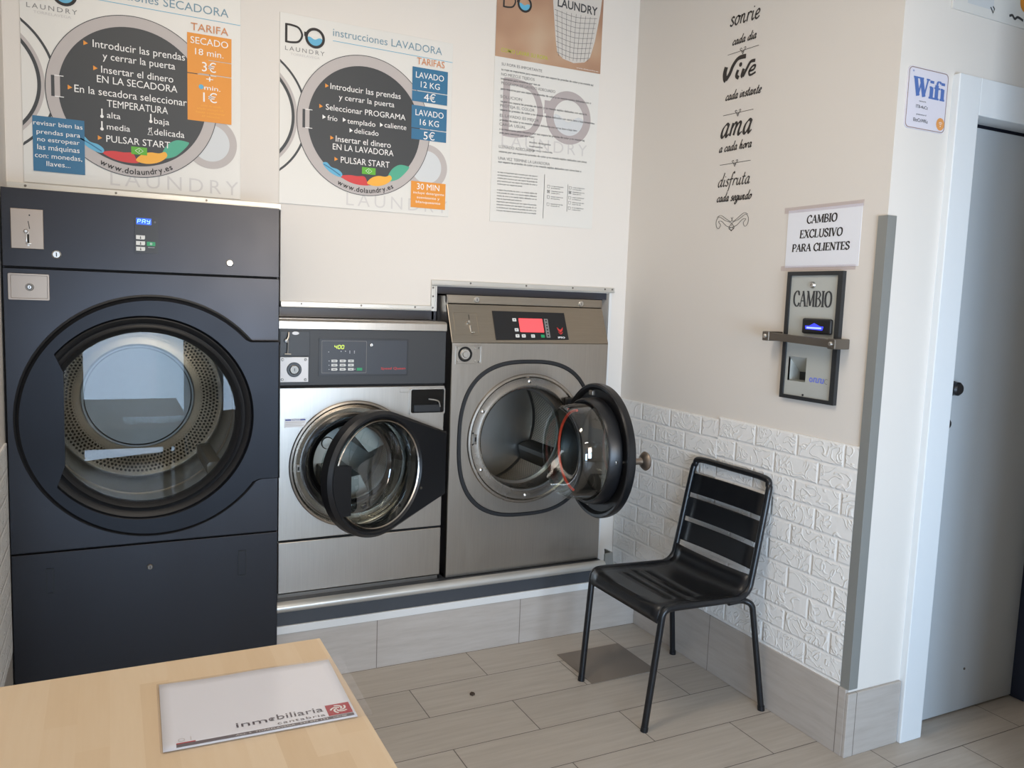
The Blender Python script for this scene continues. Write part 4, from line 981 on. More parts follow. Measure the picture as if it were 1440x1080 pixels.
# ------------------------------------------------------------------ table
tb = thing('wooden_table', 'pale wooden table in the left foreground carrying the plastic document sleeve', 'table', (0.04, 1.05, 0))
b = MB(); b.box(-.325, .337, -.62, .537, .765, .80, .0025); b.build('tabletop', 'table_wood', tb, loc=C0, smooth=0)
b = MB(); b.box(-.27, .285, .46, .48, .69, .765); b.box(-.27, .285, -.565, -.545, .69, .765); b.box(-.27, -.25, -.545, .46, .69, .765); b.box(.265, .285, -.545, .46, .69, .765); b.build('apron', 'table_wood', tb, loc=C0, smooth=0)
for x in (-.275, .255):
    for yy in (-.57, .45):
        b = MB(); b.box(x, x + .045, yy, yy + .045, 0, .765, .003); b.build('leg', 'table_wood', tb, loc=C0, smooth=0)

# ------------------------------------------------------------------ document in its clear sleeve on the table
ds = thing('document_sleeve', 'clear plastic sleeve with a printed white letterhead sheet lying on the wooden table', 'document', (0.222, 1.362, .80), radians(-1.5))
b = MB()
nx, ny = 16, 10; vs = []
for j in range(ny + 1):
    for i in range(nx + 1):
        x = -.155 + .297 * i / nx; yy = -.108 + .225 * j / ny
        vs.append((x, yy, .0022 + (.0009 * max(0, (yy - .05) / .07) * (sin(x * 34 + 1) + 1) if j > ny * .6 else 0)))
b.add(vs, [[j * (nx + 1) + i, j * (nx + 1) + i + 1, (j + 1) * (nx + 1) + i + 1, (j + 1) * (nx + 1) + i] for j in range(ny) for i in range(nx)])
sh = b.build('sheet', 'paper', ds, loc=C0); md = sh.modifiers.new('thickness', 'SOLIDIFY'); md.thickness = .0008; md.offset = -1
class FlatMB(MB):
    """draws in (x,z) and lays the result flat on a horizontal sheet"""
    def build(self, *a, **k):
        self.v = [(p[0], p[2], p[1]) for p in self.v]; return super().build(*a, **k)
q = .0036
b = FlatMB(); text(b, 'inm', -.046, .002, -.0760, .0150, q, .0, 1.0); text(b, 'biliaria', .018, .093, -.0738, .0165, q); b.build('lettering', 'doc_text', sh, loc=C0, smooth=0)
b = FlatMB(); b.ring(.010, -.0690, .0035, .0052, q, 20, 0.3, 5.4); b.ring(.010, -.0690, .0008, .0022, q, 14); b.build('ring_mark', 'doc_text', sh, loc=C0, smooth=0)
b = FlatMB(); text(b, 'cantabria', .016, .093, -.0895, .0085, q, 0, 1.1); b.build('lettering', 'doc_brown', sh, loc=C0, smooth=0)
b = FlatMB(); b.use('doc_red'); b.flat([(.098, -.0925), (.138, -.0925), (.138, -.0565), (.098, -.0565)], q); b.use('print_white')
cx, cz = .118, -.0745
for kk in range(5):
    a0 = 2 * pi * kk / 5
    arc = [(cx + (.003 + .011 * t) * cos(a0 + 2.0 * t), cz + (.003 + .010 * t) * sin(a0 + 2.0 * t)) for t in [i / 10 for i in range(11)]]
    b.ribbon(arc, .0032, q + .0003)
b.build('emblem', 'doc_red', sh, loc=C0, smooth=0)
b = FlatMB(); b.use('doc_brown'); b.flat([(-.136, -.1035), (.138, -.1035), (.138, -.0945), (-.136, -.0945)], q); b.use('print_white'); text(b, 'Alta, 5  TORRELAVEGA   942 892 153   info@', -.05, .126, -.1012, .0038, q + .0003); b.use('doc_red'); b.flat([(-.136, -.0945), (-.108, -.0945), (-.108, -.091), (-.136, -.091)], q); b.build('letterhead_bar', 'doc_brown', sh, loc=C0, smooth=0)
b = FlatMB(); b.ring(-.128, -.083, .004, .005, q, 16); b.box(-.115, -.114, q, q + .0002, -.088, -.077); b.build('faint_print', 'print_light', sh, loc=C0, smooth=0)
b = FlatMB(); b.prism(rrect(-.159, .166, -.116, .119, .004), .0052, .0058); b.build('sleeve', 'sleeve', ds, loc=C0, smooth=0)

# ------------------------------------------------------------------ printed wording: (text, left, right, baseline, capital height, ink), metres on the board
DRYER_TEXT = [('Introducir las prendas', 0.2138, 0.5082, 0.4734, 0.0245, 'w'), ('y cerrar la puerta', 0.2438, 0.4754, 0.4374, 0.0234, 'w'), ('Insertar el dinero', 0.2385, 0.469, 0.3914, 0.0235, 'w'), ('EN LA SECADORA', 0.225, 0.4823, 0.3582, 0.0235, 'w'), ('En la secadora seleccionar', 0.1558, 0.5135, 0.3156, 0.0245, 'w'), ('TEMPERATURA', 0.2546, 0.4505, 0.2793, 0.0237, 'w'), ('alta', 0.2541, 0.2969, 0.2418, 0.02, 'w'), ('baja', 0.4047, 0.4545, 0.2413, 0.0205, 'w'), ('media', 0.2535, 0.3269, 0.2027, 0.0201, 'w'), ('delicada', 0.4043, 0.5048, 0.2024, 0.0218, 'w'), ('PULSAR START', 0.2511, 0.4569, 0.16, 0.0226, 'w'), ('TARIFA', 0.5285, 0.6564, 0.5846, 0.0255, 'o'), ('SECADO', 0.5271, 0.6557, 0.5394, 0.023, 'w'), ('18 min.', 0.5424, 0.6396, 0.5019, 0.0218, 'w'), ('3€', 0.5653, 0.614, 0.4466, 0.0323, 'w'), ('+', 0.5797, 0.6037, 0.4098, 0.0221, 'w'), ('min.', 0.5733, 0.6286, 0.3828, 0.0156, 'w'), ('1€', 0.5693, 0.617, 0.3395, 0.0326, 'w'), ('revisar bien las', 0.0317, 0.1783, 0.1923, 0.0145, 'w'), ('prendas para', 0.0406, 0.1705, 0.164, 0.0146, 'w'), ('no estropear', 0.0423, 0.1684, 0.1391, 0.0146, 'w'), ('las máquinas', 0.0417, 0.1679, 0.1119, 0.0171, 'w'), ('con: monedas,', 0.0341, 0.1753, 0.0848, 0.0159, 'w'), ('llaves...', 0.0677, 0.1395, 0.0588, 0.016, 'w')]
WASHER_TEXT = [('Introducir las prendas', 0.1925, 0.4775, 0.4512, 0.0222, 'w'), ('y cerrar la puerta', 0.226, 0.4516, 0.4154, 0.0207, 'w'), ('Seleccionar PROGRAMA', 0.1754, 0.4999, 0.3707, 0.0214, 'w'), ('frío', 0.1824, 0.2213, 0.3315, 0.0191, 'w'), ('templado', 0.2607, 0.3745, 0.3294, 0.0194, 'w'), ('caliente', 0.412, 0.5044, 0.3328, 0.0198, 'w'), ('delicado', 0.2892, 0.3882, 0.2956, 0.0195, 'w'), ('Insertar el dinero', 0.2158, 0.44, 0.2545, 0.0226, 'w'), ('EN LA LAVADORA', 0.2045, 0.4523, 0.2233, 0.0226, 'w'), ('PULSAR START', 0.2369, 0.4364, 0.1753, 0.0235, 'w'), ('TARIFAS', 0.544, 0.6632, 0.5993, 0.0263, 'o'), ('LAVADO', 0.54, 0.6619, 0.5463, 0.0231, 'w'), ('12 KG', 0.5617, 0.6443, 0.5106, 0.0232, 'w'), ('4€', 0.5767, 0.6272, 0.4584, 0.03, 'w'), ('LAVADO', 0.5418, 0.6644, 0.3978, 0.0234, 'w'), ('16 KG', 0.5618, 0.6449, 0.3611, 0.0235, 'w'), ('5€', 0.5788, 0.6278, 0.3056, 0.0303, 'w'), ('30 MIN', 0.5555, 0.6541, 0.1019, 0.0239, 'w'), ('LAUNDRY', 0.0198, 0.1688, 0.5703, 0.0153, 'g'), ('TORRELAVEGA', 0.0395, 0.1503, 0.5545, 0.0085, 'l'), ('instrucciones LAVADORA', 0.2006, 0.6514, 0.6513, 0.0282, 'b'), ('LAUNDRY', 0.262, 0.6918, 0.0135, 0.0494, 'v')]
ADVICE_TEXT = [('SU ROPA ES IMPORTANTE', 0.0315, 0.2281, 0.6563, 0.0116, 'g'), ('NO MEZCLE TEJIDOS', 0.032, 0.1924, 0.6142, 0.0116, 'g'), ('PROGRAMA DE LAVADO ADECUADO', 0.0334, 0.2972, 0.5781, 0.0116, 'g'), ('SOLUCION', 0.0314, 0.1346, 0.5216, 0.0117, 'g'), ('PROTEJA EL COLOR', 0.0318, 0.1982, 0.4844, 0.0117, 'g'), ('EL LAVADO ES MEJOR', 0.0313, 0.2215, 0.4437, 0.0117, 'g'), ('CARGA USUAL', 0.0306, 0.1586, 0.4068, 0.0117, 'g'), ('LLENADO ADECUADO', 0.0322, 0.2034, 0.3125, 0.0118, 'g'), ('UNA VEZ TERMINE LA LAVADORA', 0.0308, 0.2845, 0.2638, 0.0119, 'g'), ('LAUNDRY', 0.0441, 0.4739, 0.3224, 0.05, 'v')]
ADVICE_LINES = [(0.031, 0.6381, 0.4912, 0.644), (0.0304, 0.6003, 0.2199, 0.6045), (0.032, 0.5574, 0.484, 0.5649), (0.032, 0.5033, 0.4637, 0.5145), (0.0322, 0.4717, 0.5061, 0.4768), (0.0317, 0.429, 0.4164, 0.4342), (0.0313, 0.3854, 0.4582, 0.4009), (0.0316, 0.3781, 0.2029, 0.3784), (0.0327, 0.2943, 0.4748, 0.3045), (0.0312, 0.253, 0.4484, 0.2583)]
INK = {'w': 'print_white', 'o': 'print_orange_text', 'g': 'print_grey', 'l': 'print_light', 'b': 'print_head', 'v': 'print_logo_grey'}
def arc_text(mb, s, cx, cz, r, a0, a1, h, y, bold=0.0):
    """letters set one by one along the bottom of a circle, from angle a0 to a1"""
    ws = []
    for c in s:
        g = glyphs(c, bold)[0]; ws.append(max(v[0] for v in g) - min(v[0] for v in g) + .12)
    tot = sum(ws); acc = 0.0; kz = h / CAP
    for c, w in zip(s, ws):
        vs, fs = glyphs(c, bold); m0 = min(v[0] for v in vs)
        a = a0 + (a1 - a0) * (acc + w / 2) / tot
        kx = abs(a1 - a0) * r / tot
        px, pz = cx + r * cos(a), cz + r * sin(a); t = a + pi / 2
        mb.add([(px + (v[0] - m0 - w / 2 + .06) * kx * cos(t) - v[1] * kz * sin(t), y, pz + (v[0] - m0 - w / 2 + .06) * kx * sin(t) + v[1] * kz * cos(t)) for v in vs], fs)
        acc += w
    return mb
def logo(b, x, z, s, y, c1='print_black', c2='print_black', wave='print_sky', t=.11, ox=1.64, orad=.475, dw=.92):
    """the D and the drum-shaped O with water in it; s = capital height"""
    b.use(c1)
    D = [(0, 0), (0, 1)]; b.ribbon([(x + .05 * s, z), (x + .05 * s, z + s)], t * 1.15 * s, y)
    bow = [(.0, .96), (.38 * dw, .96), (.8 * dw, .86), (dw, .5), (.8 * dw, .14), (.38 * dw, .04), (.0, .04)]
    b.ribbon(catmull([(x + p[0] * s, z + p[1] * s) for p in bow], 8), t * s, y)
    b.use(wave); cx, cz, r = x + ox * s, z + .47 * s, orad * s
    pts = [(cx + r * cos(a), cz + r * sin(a)) for a in [radians(190 + i * 170 / 24) for i in range(25)]]
    top = [(cx + r * .9 * (1 - 2 * i / 10), cz - .02 * s + .06 * s * sin(i * .9)) for i in range(11)]
    b.flat(pts + top, y - .0002)
    b.use(c2); b.ring(cx, cz, r - t * s * .6, r + t * s * .75, y - .0004, 48); b.flat([(cx - r - .13 * s, cz + .02 * s), (cx - r + .02 * s, cz + .02 * s), (cx - r + .02 * s, cz + .26 * s), (cx - r - .13 * s, cz + .26 * s)], y - .0004)

def instruction_board(name, label, x, words, cc, ro, ri, bullets, ticks, boxes, start, is_dryer):
    t = thing(name, label, 'sign', (x, YB - .0005, 1.835))
    W, H = .70, (.735 if is_dryer else .705)
    b = MB(); b.box(0, W, -.004, 0, 0, H, .001); b.build('board', 'white_board', t, smooth=0)
    Y = lambda k: -.0044 - .00035 * k
    cx, cz = cc
    b = MB()
    # second machine on the left, cut by the board edge
    L = [(-.15, .3265)]
    for r0, r1, m in ((.248, .256, 'print_dark'), (.206, .218, 'print_ring'), (.196, .207, 'print_dark')):
        b.use(m); a = math.acos(min(1, .15 / r1)); b.ring(-.15, .3265, r0, r1, Y(1), 48, -a, a, clip=0.001)
    # small drum low on the right
    b.use('print_water'); b.disc(.595, .195, .068, Y(1)); b.use('print_ring'); b.ring(.595, .195, .066, .092, Y(2), 48)
    b.use('print_ring'); b.disc(cx, cz, ro, Y(3), 96); b.use('print_dark'); b.ring(cx, cz, ro - .0012, ro + .0012, Y(4), 96); b.disc(cx, cz, ri, Y(4), 96)
    b.use('print_dark'); b.flat([(.0865, .293), (.0965, .293), (.0965, .362), (.0865, .362)], Y(5)); b.use('print_ring'); b.flat([(.0965, .293), (.113, .293), (.113, .362), (.0965, .362)], Y(5))
    b.use('print_white'); b.flat([(.113, .361), (.124, .361), (.124, .3635), (.0965, .3635), (.0965, .361)], Y(6)); b.flat([(.0965, .292), (.124, .292), (.124, .2945), (.0965, .2945)], Y(6))
    # laundry at the bottom of the drum
    for m, P in (('print_sky', [(.166, .165), (.182, .171), (.20, .155), (.226, .148), (.243, .134), (.240, .122), (.222, .122), (.19, .138)]),
                 ('print_teal', [(.428, .122), (.434, .150), (.452, .176), (.480, .192), (.512, .190), (.520, .184), (.50, .158), (.47, .132)]),
                 ('print_yellow', [(.345, .106), (.362, .128), (.39, .139), (.42, .139), (.440, .146), (.446, .130), (.42, .108), (.38, .098)]),
                 ('print_red', [(.238, .123), (.27, .131), (.305, .130), (.333, .131), (.345, .112), (.352, .0985), (.31, .0965), (.27, .105)])):
        b.use(m); b.flat(catmull(P, 5, True), Y(5))
    b.use('print_steel_blue'); b.ribbon(catmull([(.17, .163), (.20, .148), (.236, .126)], 6), .004, Y(6))
    b.use('print_orange')
    for px, pz in bullets: b.flat([(px - .007, pz - .008), (px + .007, pz), (px - .007, pz + .008)], Y(6))
    b.use('print_white')
    if is_dryer:
        for px, pz in ticks[:3]: b.disc(px, pz - .011, .0055, Y(6), 14); b.flat([(px - .0022, pz - .01), (px + .0022, pz - .01), (px + .0022, pz + .015), (px - .0022, pz + .015)], Y(6))
        px, pz = ticks[3]; b.ribbon([(px - .004, pz + .012), (px - .002, pz), (px - .008, pz - .013), (px + .008, pz - .013), (px + .002, pz), (px + .004, pz + .012)], .002, Y(6)); b.ribbon([(px - .007, pz + .005), (px + .006, pz + .013)], .002, Y(6))
    else:
        for px, pz in ticks: b.flat([(px - .006, pz - .0085), (px + .007, pz), (px - .006, pz + .0085)], Y(6))
    x0, x1, z0, z1 = start
    b.use('print_green'); b.flat([(x0, z0), (x1, z0), (x1, z1), (x0, z1)], Y(6)); b.use('print_white'); sx, sz = (x0 + x1) / 2, (z0 + z1) / 2
    b.ribbon([(sx - .013, sz), (sx, sz + .0095), (sx + .013, sz), (sx, sz - .0095), (sx - .013, sz)], .0014, Y(7)); b.ribbon([(sx - .0005, sz - .004), (sx + .0005, sz + .004)], .0016, Y(7))
    b.use('print_sky'); b.flat([(.20, .632), (W - .001, .628), (W - .001, .630), (.20, .634)], Y(1))
    b.build('machine_print', 'print_ring', t, smooth=0)
    b = MB(); logo(b, .020, .5985, .068, Y(2)); b.build('logo', 'print_dark', t, smooth=0)
    for m, P in boxes:
        b = MB(); b.flat(P, Y(6)); b.build('price_panel' if P[0][0] > .3 else 'notice_panel', m, t, smooth=0)
    groups = {}
    for w in words: groups.setdefault(w[5], []).append(w)
    for ink, ws in groups.items():
        for s, a, c, zb, h, _ in ws:
            b = MB(); k = 1 if ink in 'vlgb' else 8
            text(b, s, a, c, zb, h, Y(k), .001 if ink == 'w' else (-.006 if ink == 'v' else 0), 1.35 if s == 'LAUNDRY' else 1.0)
            b.build('lettering', INK[ink], t, smooth=0)
    b = MB(); arc_text(b, 'www.dolaundry.es', cx, cz, (ro + ri) / 2 + .0085 if False else (ro + ri) / 2 + .010, radians(244), radians(298), .019, Y(8), .014); 
    # letters hang below their baseline circle
    b.build('web_lettering', 'print_black', t, smooth=0)
    return t, Y
HEAD = [w for w in WASHER_TEXT if w[5] in 'glb' and 'instr' not in w[0]]
VM = [w for w in WASHER_TEXT if w[5] == 'v']
dryer_words = DRYER_TEXT + HEAD + VM + [('instrucciones SECADORA', .1985, .6575, .6490, .0282, 'b')]
t, Y = instruction_board('instruction_board', 'SECADORA instruction board with orange tariff panel and blue notice above the dryer', -.249, dryer_words, (.343, .3225), .274, .236,
    [(.1927, .4827), (.2212, .4042), (.1428, .3288), (.2318, .1713)], [(.2388, .2558), (.394, .2582), (.2382, .2133), (.3918, .2132)],
    [('print_orange', [(.516, .436), (.5565, .436), (.5565, .4385), (.6675, .4385), (.6675, .4865), (.588, .4865), (.588, .489), (.6675, .489), (.6675, .575), (.516, .575)]), ('print_orange', [(.516, .2693), (.6675, .2693), (.6675, .4355), (.615, .4355), (.615, .433), (.516, .433)]), ('print_steel_blue', [(.029, .0395), (.184, .0395), (.184, .2223), (.029, .2223)])],
    (.3298, .3808, .1272, .1536), True)
b = MB(); b.disc(.5625, .391, .0085, Y(8), 16); b.build('blue_dot', 'print_sky', t, smooth=0)
for i, (a, c) in enumerate(((.562, .632), (.548, .640), (.545, .645), (.565, .625))):
    b = MB(); text(b, ('ciclos de secado', 'a\u00f1adir tiempo 1\u20ac', 'hasta completar', 'el secado')[i], a, c, .3235 - .0125 * i, .0065, Y(8), 0); b.build('small_print', 'print_yellow', t, smooth=0)
def R(x0, x1, z0, z1): return [(x0, z0), (x1, z0), (x1, z1), (x0, z1)]
t, Y = instruction_board('instruction_board', 'LAVADORA instruction board with blue tariff panels above the shorter washer', .592, WASHER_TEXT, (.335, .327), .270, .229,
    [(.1792, .461), (.1572, .3811), (.2014, .2668), (.2191, .1872)], [(.1691, .3421), (.2488, .3411), (.3996, .3404), (.2763, .304)],
    [('print_steel_blue', R(.5255, .679, .497, .5875)), ('print_steel_blue', R(.5255, .679, .4525, .4935)), ('print_steel_blue', R(.5255, .679, .3475, .437)), ('print_steel_blue', R(.5265, .679, .302, .344)), ('print_orange', R(.530, .682, .0275, .134))],
    (.3229, .3789, .1411, .1678), False)
for i, s in enumerate(('incluye detergente', 'suavizante y', 'blanqueante')):
    b = MB(); text(b, s, (.540, .556, .552)[i], (.676, .656, .660)[i], .084 - .0185 * i, .0095, Y(8)); b.build('small_print', 'print_white', t, smooth=0)

# ------------------------------------------------------------------ tall advice poster
t = thing('advice_poster', 'tall laundry advice poster topped by a brown photo of a basket', 'poster', (1.484, YB - .0005, 1.833))
Y = lambda k: -.0024 - .0004 * k
b = MB(); b.prism([(0, 0), (.519, .002), (.527, 1.08), (.0, 1.075)], -.002, 0); b.build('sheet', 'white_board', t, smooth=0)
b = MB(); b.flat([(.0, .690), (.526, .694), (.527, 1.08), (.0, 1.075)], Y(1)); ph = b.build('photo', 'poster_photo', t, smooth=0)
bk = [(.262, 1.06), (.270, .955), (.290, .80), (.300, .752), (.33, .730), (.385, .720), (.44, .731), (.468, .755), (.490, .83), (.512, .955), (.522, 1.06)]
b = MB(); b.use('basket_white'); b.flat(bk, Y(2)); b.use('print_dark')
def edge(z):
    f = (z - .74) / .32; return .297 - .033 * f, .465 + .055 * f
for i in range(9):
    u_ = (i + .5) / 9; pts = [(edge(.735 + .01 * abs(u_ - .5))[0] * (1 - u_) + edge(.74)[1] * u_, .728 + .05 * (u_ - .5) ** 2), (edge(.93)[0] * (1 - u_) + edge(.93)[1] * u_, .93)]
    b.ribbon(pts, .0015, Y(3))
for i in range(9):
    z = .75 + i * .022; l, r_ = edge(z); b.ribbon(catmull([(l, z + .004), ((l + r_) / 2, z - .010), (r_, z + .004)], 5), .0015, Y(3))
text(b, 'LAUNDRY', .292, .497, .946, .034, Y(3), .02, 1.0, -.02); b.build('basket_print', 'basket_white', ph, smooth=0)
b = MB(); logo(b, .030, .895, .062, Y(2)); b.build('logo', 'print_dark', ph, smooth=0)
b = MB(); text(b, 'COMO LAVAR SU ROPA', .028, .255, .712, .016, Y(2), .012); b.build('lettering', 'print_lime', ph, smooth=0)
b = MB(); text(b, 'www.dolaundry.es', .40, .515, .7005, .0055, Y(2)); b.build('lettering', 'print_white', ph, smooth=0)
b = MB(); logo(b, .048, .370, .235, Y(1), 'print_watermark', 'print_watermark', 'print_water', .12, 1.375, .40, .76); b.build('watermark', 'print_watermark', t, smooth=0)
for s, a, c, zb, h, ink in ADVICE_TEXT:
    b = MB(); text(b, s, a, c, zb, h, Y(1 if ink == 'v' else 4), -.004 if ink == 'v' else 0, 1.3 if ink == 'v' else 1.0); b.build('lettering', INK[ink], t, smooth=0)
WORDS = 'su ropa es importante para nosotros por eso separe las prendas de color y no mezcle tejidos delicados con otros lave a baja temperatura y cargue la lavadora sin exceso '
def small_line(b, a, c, zb, h, y, off):
    n = max(6, int((c - a) / (h * .62))); s = (WORDS * 2)[off % 60:off % 60 + n].strip(); text(b, s, a, c, zb, h, y, .004)
def print_line(f, *a):
    b = MB(); f(b, *a); b.build('small_print', 'print_dark', t, smooth=0)
for i, (x0, z0, x1, z1) in enumerate(ADVICE_LINES): print_line(small_line, x0, x1, (z0 + z1) / 2 - .005, .0085, Y(4), i * 11)
for i, s in enumerate(('mucho detergente', 'suavizante', 'carga muy reducida')): print_line(text, s, .178, (.285, .245, .295)[i], .350 - .0165 * i, .008, Y(4))
for i in range(14):
    if i != 5: print_line(small_line, .030, .225 if i % 5 != 4 else .15, .208 - .0125 * i, .006, Y(4), i * 7)
b = MB(); b.box(.2598, .2614, Y(4), Y(3), .031, .223); b.box(.381, .3824, Y(4), Y(3), .070, .190); b.build('divider', 'print_dark', t, smooth=0)
b = MB()
for col, (x, zs) in enumerate(((.283, (.172, .150, .126, .094)), (.394, (.176, .156, .132, .110, .086)))):
    for i, z in enumerate(zs):
        b.ribbon([(x - .006, z + .006), (x + .006, z + .006), (x + .005, z - .006), (x - .005, z - .006), (x - .006, z + .006)], .0012, Y(4))
        if i == 1: b.ribbon([(x - .006, z - .006), (x + .006, z + .006)], .0015, Y(5)); b.ribbon([(x - .006, z + .006), (x + .006, z - .006)], .0015, Y(5))
        for k in range(2): small_line(b, x + .014, x + .014 + (.062 if k == 0 else .045), z + .001 - .0085 * k, .005, Y(4), i * 9 + k * 5 + col)
b.build('care_symbols', 'print_dark', t, smooth=0)

# ------------------------------------------------------------------ black wall sticker with the motto on the right wall (local: x to the reader's right, y into the wall)
t = thing('wall_sticker', 'black lettered motto sticker running down the white right wall from sonrie to a scroll', 'wall sticker', (XR - .0004, 2.6, 1.8), radians(-90))
ys = -.0006
def word(s, x0, x1, zb, h, w, shear=.25, thin=.5, rot=0.0):
    b = MB(); penned(b, SCRIPT, s, x0, x1, zb, h, ys, w, shear, thin, .6, rot); b.build('lettering', 'sticker_ink', t, smooth=0)
rr = -.045
word('sonrie', -.016, .150, .798, .066, .0070, .12, .75, -.07)
word('cada dia', .006, .140, .7215, .031, .0066, .3, .45, -.04)
b = MB()
def vp(pts): return [(-.034 + (x - 65) * .000515, .589 + (915 - .34 * (x - 95) - yy) * .00037) for x, yy in pts]
for pts, w in (([(92, 765), (78, 830), (84, 885), (98, 905)], .023), ([(95, 900), (135, 835), (170, 745), (225, 672), (305, 648)], .0185), ([(228, 790), (212, 850), (240, 872)], .0150),
               ([(290, 775), (272, 840), (284, 858)], .0145), ([(284, 856), (325, 770), (360, 705), (408, 690)], .0135), ([(345, 800), (395, 782), (412, 742), (384, 748), (350, 800), (362, 838), (420, 806)], .0092)):
    b.ribbon(catmull(vp(pts), 8), w, ys, .8, .4)
b.disc(*vp([(252, 735)])[0], .0085, ys, 18)
b.build('lettering', 'sticker_ink', t, smooth=0)
word('cada instante', -.015, .183, .5145, .034, .0066, .3, .45, -.04)
word('ama', -.034, .145, .373, .096, .0150, .30, .35, -.03)
word('a cada hora', -.034, .152, .3155, .034, .0066, .3, .45, -.02)
word('disfruta', -.030, .155, .178, .052, .0064, .25, .4, -.015)
word('cada segundo', -.030, .168, .1195, .034, .0066, .3, .45, -.02)
def divider(x0, x1, z0, z1):
    b = MB(); b.ribbon([(x0, z0), (x1, z1)], .0018, ys); cx, cz = (x0 + x1) / 2, (z0 + z1) / 2
    for s in (1, -1):
        b.ribbon(catmull([(cx, cz - .006), (cx + s * .010, cz + .001), (cx + s * .016, cz + .008), (cx + s * .010, cz + .011), (cx + s * .006, cz + .006)], 6), .0026, ys, .6)
        b.ribbon(catmull([(cx, cz - .014), (cx + s * .005, cz - .006), (cx + s * .004, cz)], 5), .0026, ys, .6)
    b.build('divider', 'sticker_ink', t, smooth=0)
divider(-.0162, .1566, .6895, .6847); divider(-.0211, .1496, .4571, .4516); divider(-.0234, .1529, .2641, .2611)
b = MB(); cx, cz = .0685, .024
for s in (1, -1):
    P = [(0, -.022), (.014, -.016), (.010, -.004), (-.006, 0), (.012, .010), (.04, .018), (.075, .034), (.092, .020), (.090, -.002), (.076, -.012), (.066, .002), (.078, .016), (.06, .016), (.03, -.004), (.008, -.010), (-.010, -.014), (0, -.026)]
    b.ribbon(catmull([(cx + s * p[0], cz + p[1]) for p in P], 7), .0026, ys, .5)
    b.ribbon(catmull([(cx + s * p[0], cz + p[1]) for p in [(.006, .028), (.0, .018), (.008, .012), (.03, .022), (.066, .040), (.088, .034)]], 6), .0024, ys, .5)
b.build('scroll', 'sticker_ink', t, smooth=0)

# ------------------------------------------------------------------ coin changer in the right wall
t = thing('change_machine', 'grey coin change machine lettered CAMBIO in a black frame on the right wall', 'change machine', (XR - .0004, 2.2028, 1.181), radians(-90))
O0 = (0, 0, 0)
def q4(x0, x1, z0, z1, n=1): return [(x0, z0), (x1, z0), (x1, z1), (x0, z1)]
b = MB(); b.plate(q4(.002, .250, -.001, .4525), q4(.017, .230, .012, .4385), -.016, 0); fr = b.build('frame', 'frame_black', t, loc=O0, smooth=0)
# face plate with the coin tray recess
tx0, tx1, tz0, tz1 = .030, .114, .064, .151
a = angles(8, rect_angles(.017 - .072, .230 - .072, .012 - .1075, .4385 - .1075) + rect_angles(tx0 - .072, tx1 - .072, tz0 - .1075, tz1 - .1075))
b = MB(); b.plate(outline(p_rect(.017 - .072, .230 - .072, .012 - .1075, .4385 - .1075), .072, .1075, a), outline(p_rect(tx0 - .072, tx1 - .072, tz0 - .1075, tz1 - .1075), .072, .1075, a), -.009, .0)
fp = b.build('face_plate', 'change_grey', t, loc=O0, smooth=0)
b = MB(); b.use('change_grey'); b.add([(tx0, -.009, tz1), (tx1, -.009, tz1), (tx1, .05, tz0 + .03), (tx0, .05, tz0 + .03), (tx1, -.009, tz0), (tx1, .05, tz0), (tx0, -.009, tz0), (tx0, .05, tz0)], [[0, 1, 2, 3], [1, 4, 5, 2], [0, 3, 7, 6], [6, 7, 5, 4]])
b.use('frame_black'); b.add([(tx0, .05, tz0), (tx1, .05, tz0), (tx1, .05, tz0 + .032), (tx0, .05, tz0 + .032)], [[0, 1, 2, 3]]); b.build('coin_tray', 'change_grey', fp, loc=O0, smooth=0, recalc=False)
b = MB(); b.use('chrome'); b.lathe([(0, -.016), (.007, -.016), (.011, -.012), (.012, -.009)], .117, .4055, 24); b.use('hole'); b.ring(.117, .4055, .003, .0045, -.0165, 16, .5, 5.5); b.build('lock', 'chrome', fp, loc=O0)
b = MB(); penned(b, SERIF, 'CAMBIO', .032, .206, .330, .0545, -.0095, .0085, 0, .3, .1); b.build('lettering', 'print_dark', fp, loc=O0, smooth=0)
b = MB(); b.use('black_plastic'); b.box(.093, .220, -.024, -.009, .236, .290, .006); br = b.build('bill_reader', 'black_plastic', fp, loc=O0, smooth=0)
b = MB(); b.use('led_blue'); b.flat([(.112, .252), (.188, .250), (.192, .263), (.176, .264), (.150, .274), (.128, .264), (.110, .264)], -.0245); b.use('led_white'); b.flat(rrect(.117, .183, .254, .260, .002), -.0249); b.build('light', 'led_blue', br, loc=O0, smooth=0)
b = MB(); b.use('glow_blue'); b.ring(.140, .0755, .004, .0085, -.0095, 18)  # flat blue colour stands in for the glow of lit lettering
for i in range(5): b.ribbon([(.152 + i * .0105, .068), (.1545 + i * .0105, .084)], .0052, -.0095)
for i in range(4): b.ribbon([(.1545 + i * .0105, .083 - (i % 2) * .014), (.1625 + i * .0105, .083 - (i % 2) * .014)], .004, -.0095)
b.use('print_grey'); b.ring(.209, .0755, .0075, .0092, -.0095, 14, 1.0, 5.2); b.build('blue_marks', 'glow_blue', fp, loc=O0, smooth=0)
b = MB(); b.lathe([(0, -.012), (.003, -.012), (.004, -.009)], .108, .018, 12); b.build('screw', 'frame_black', fp, loc=O0)
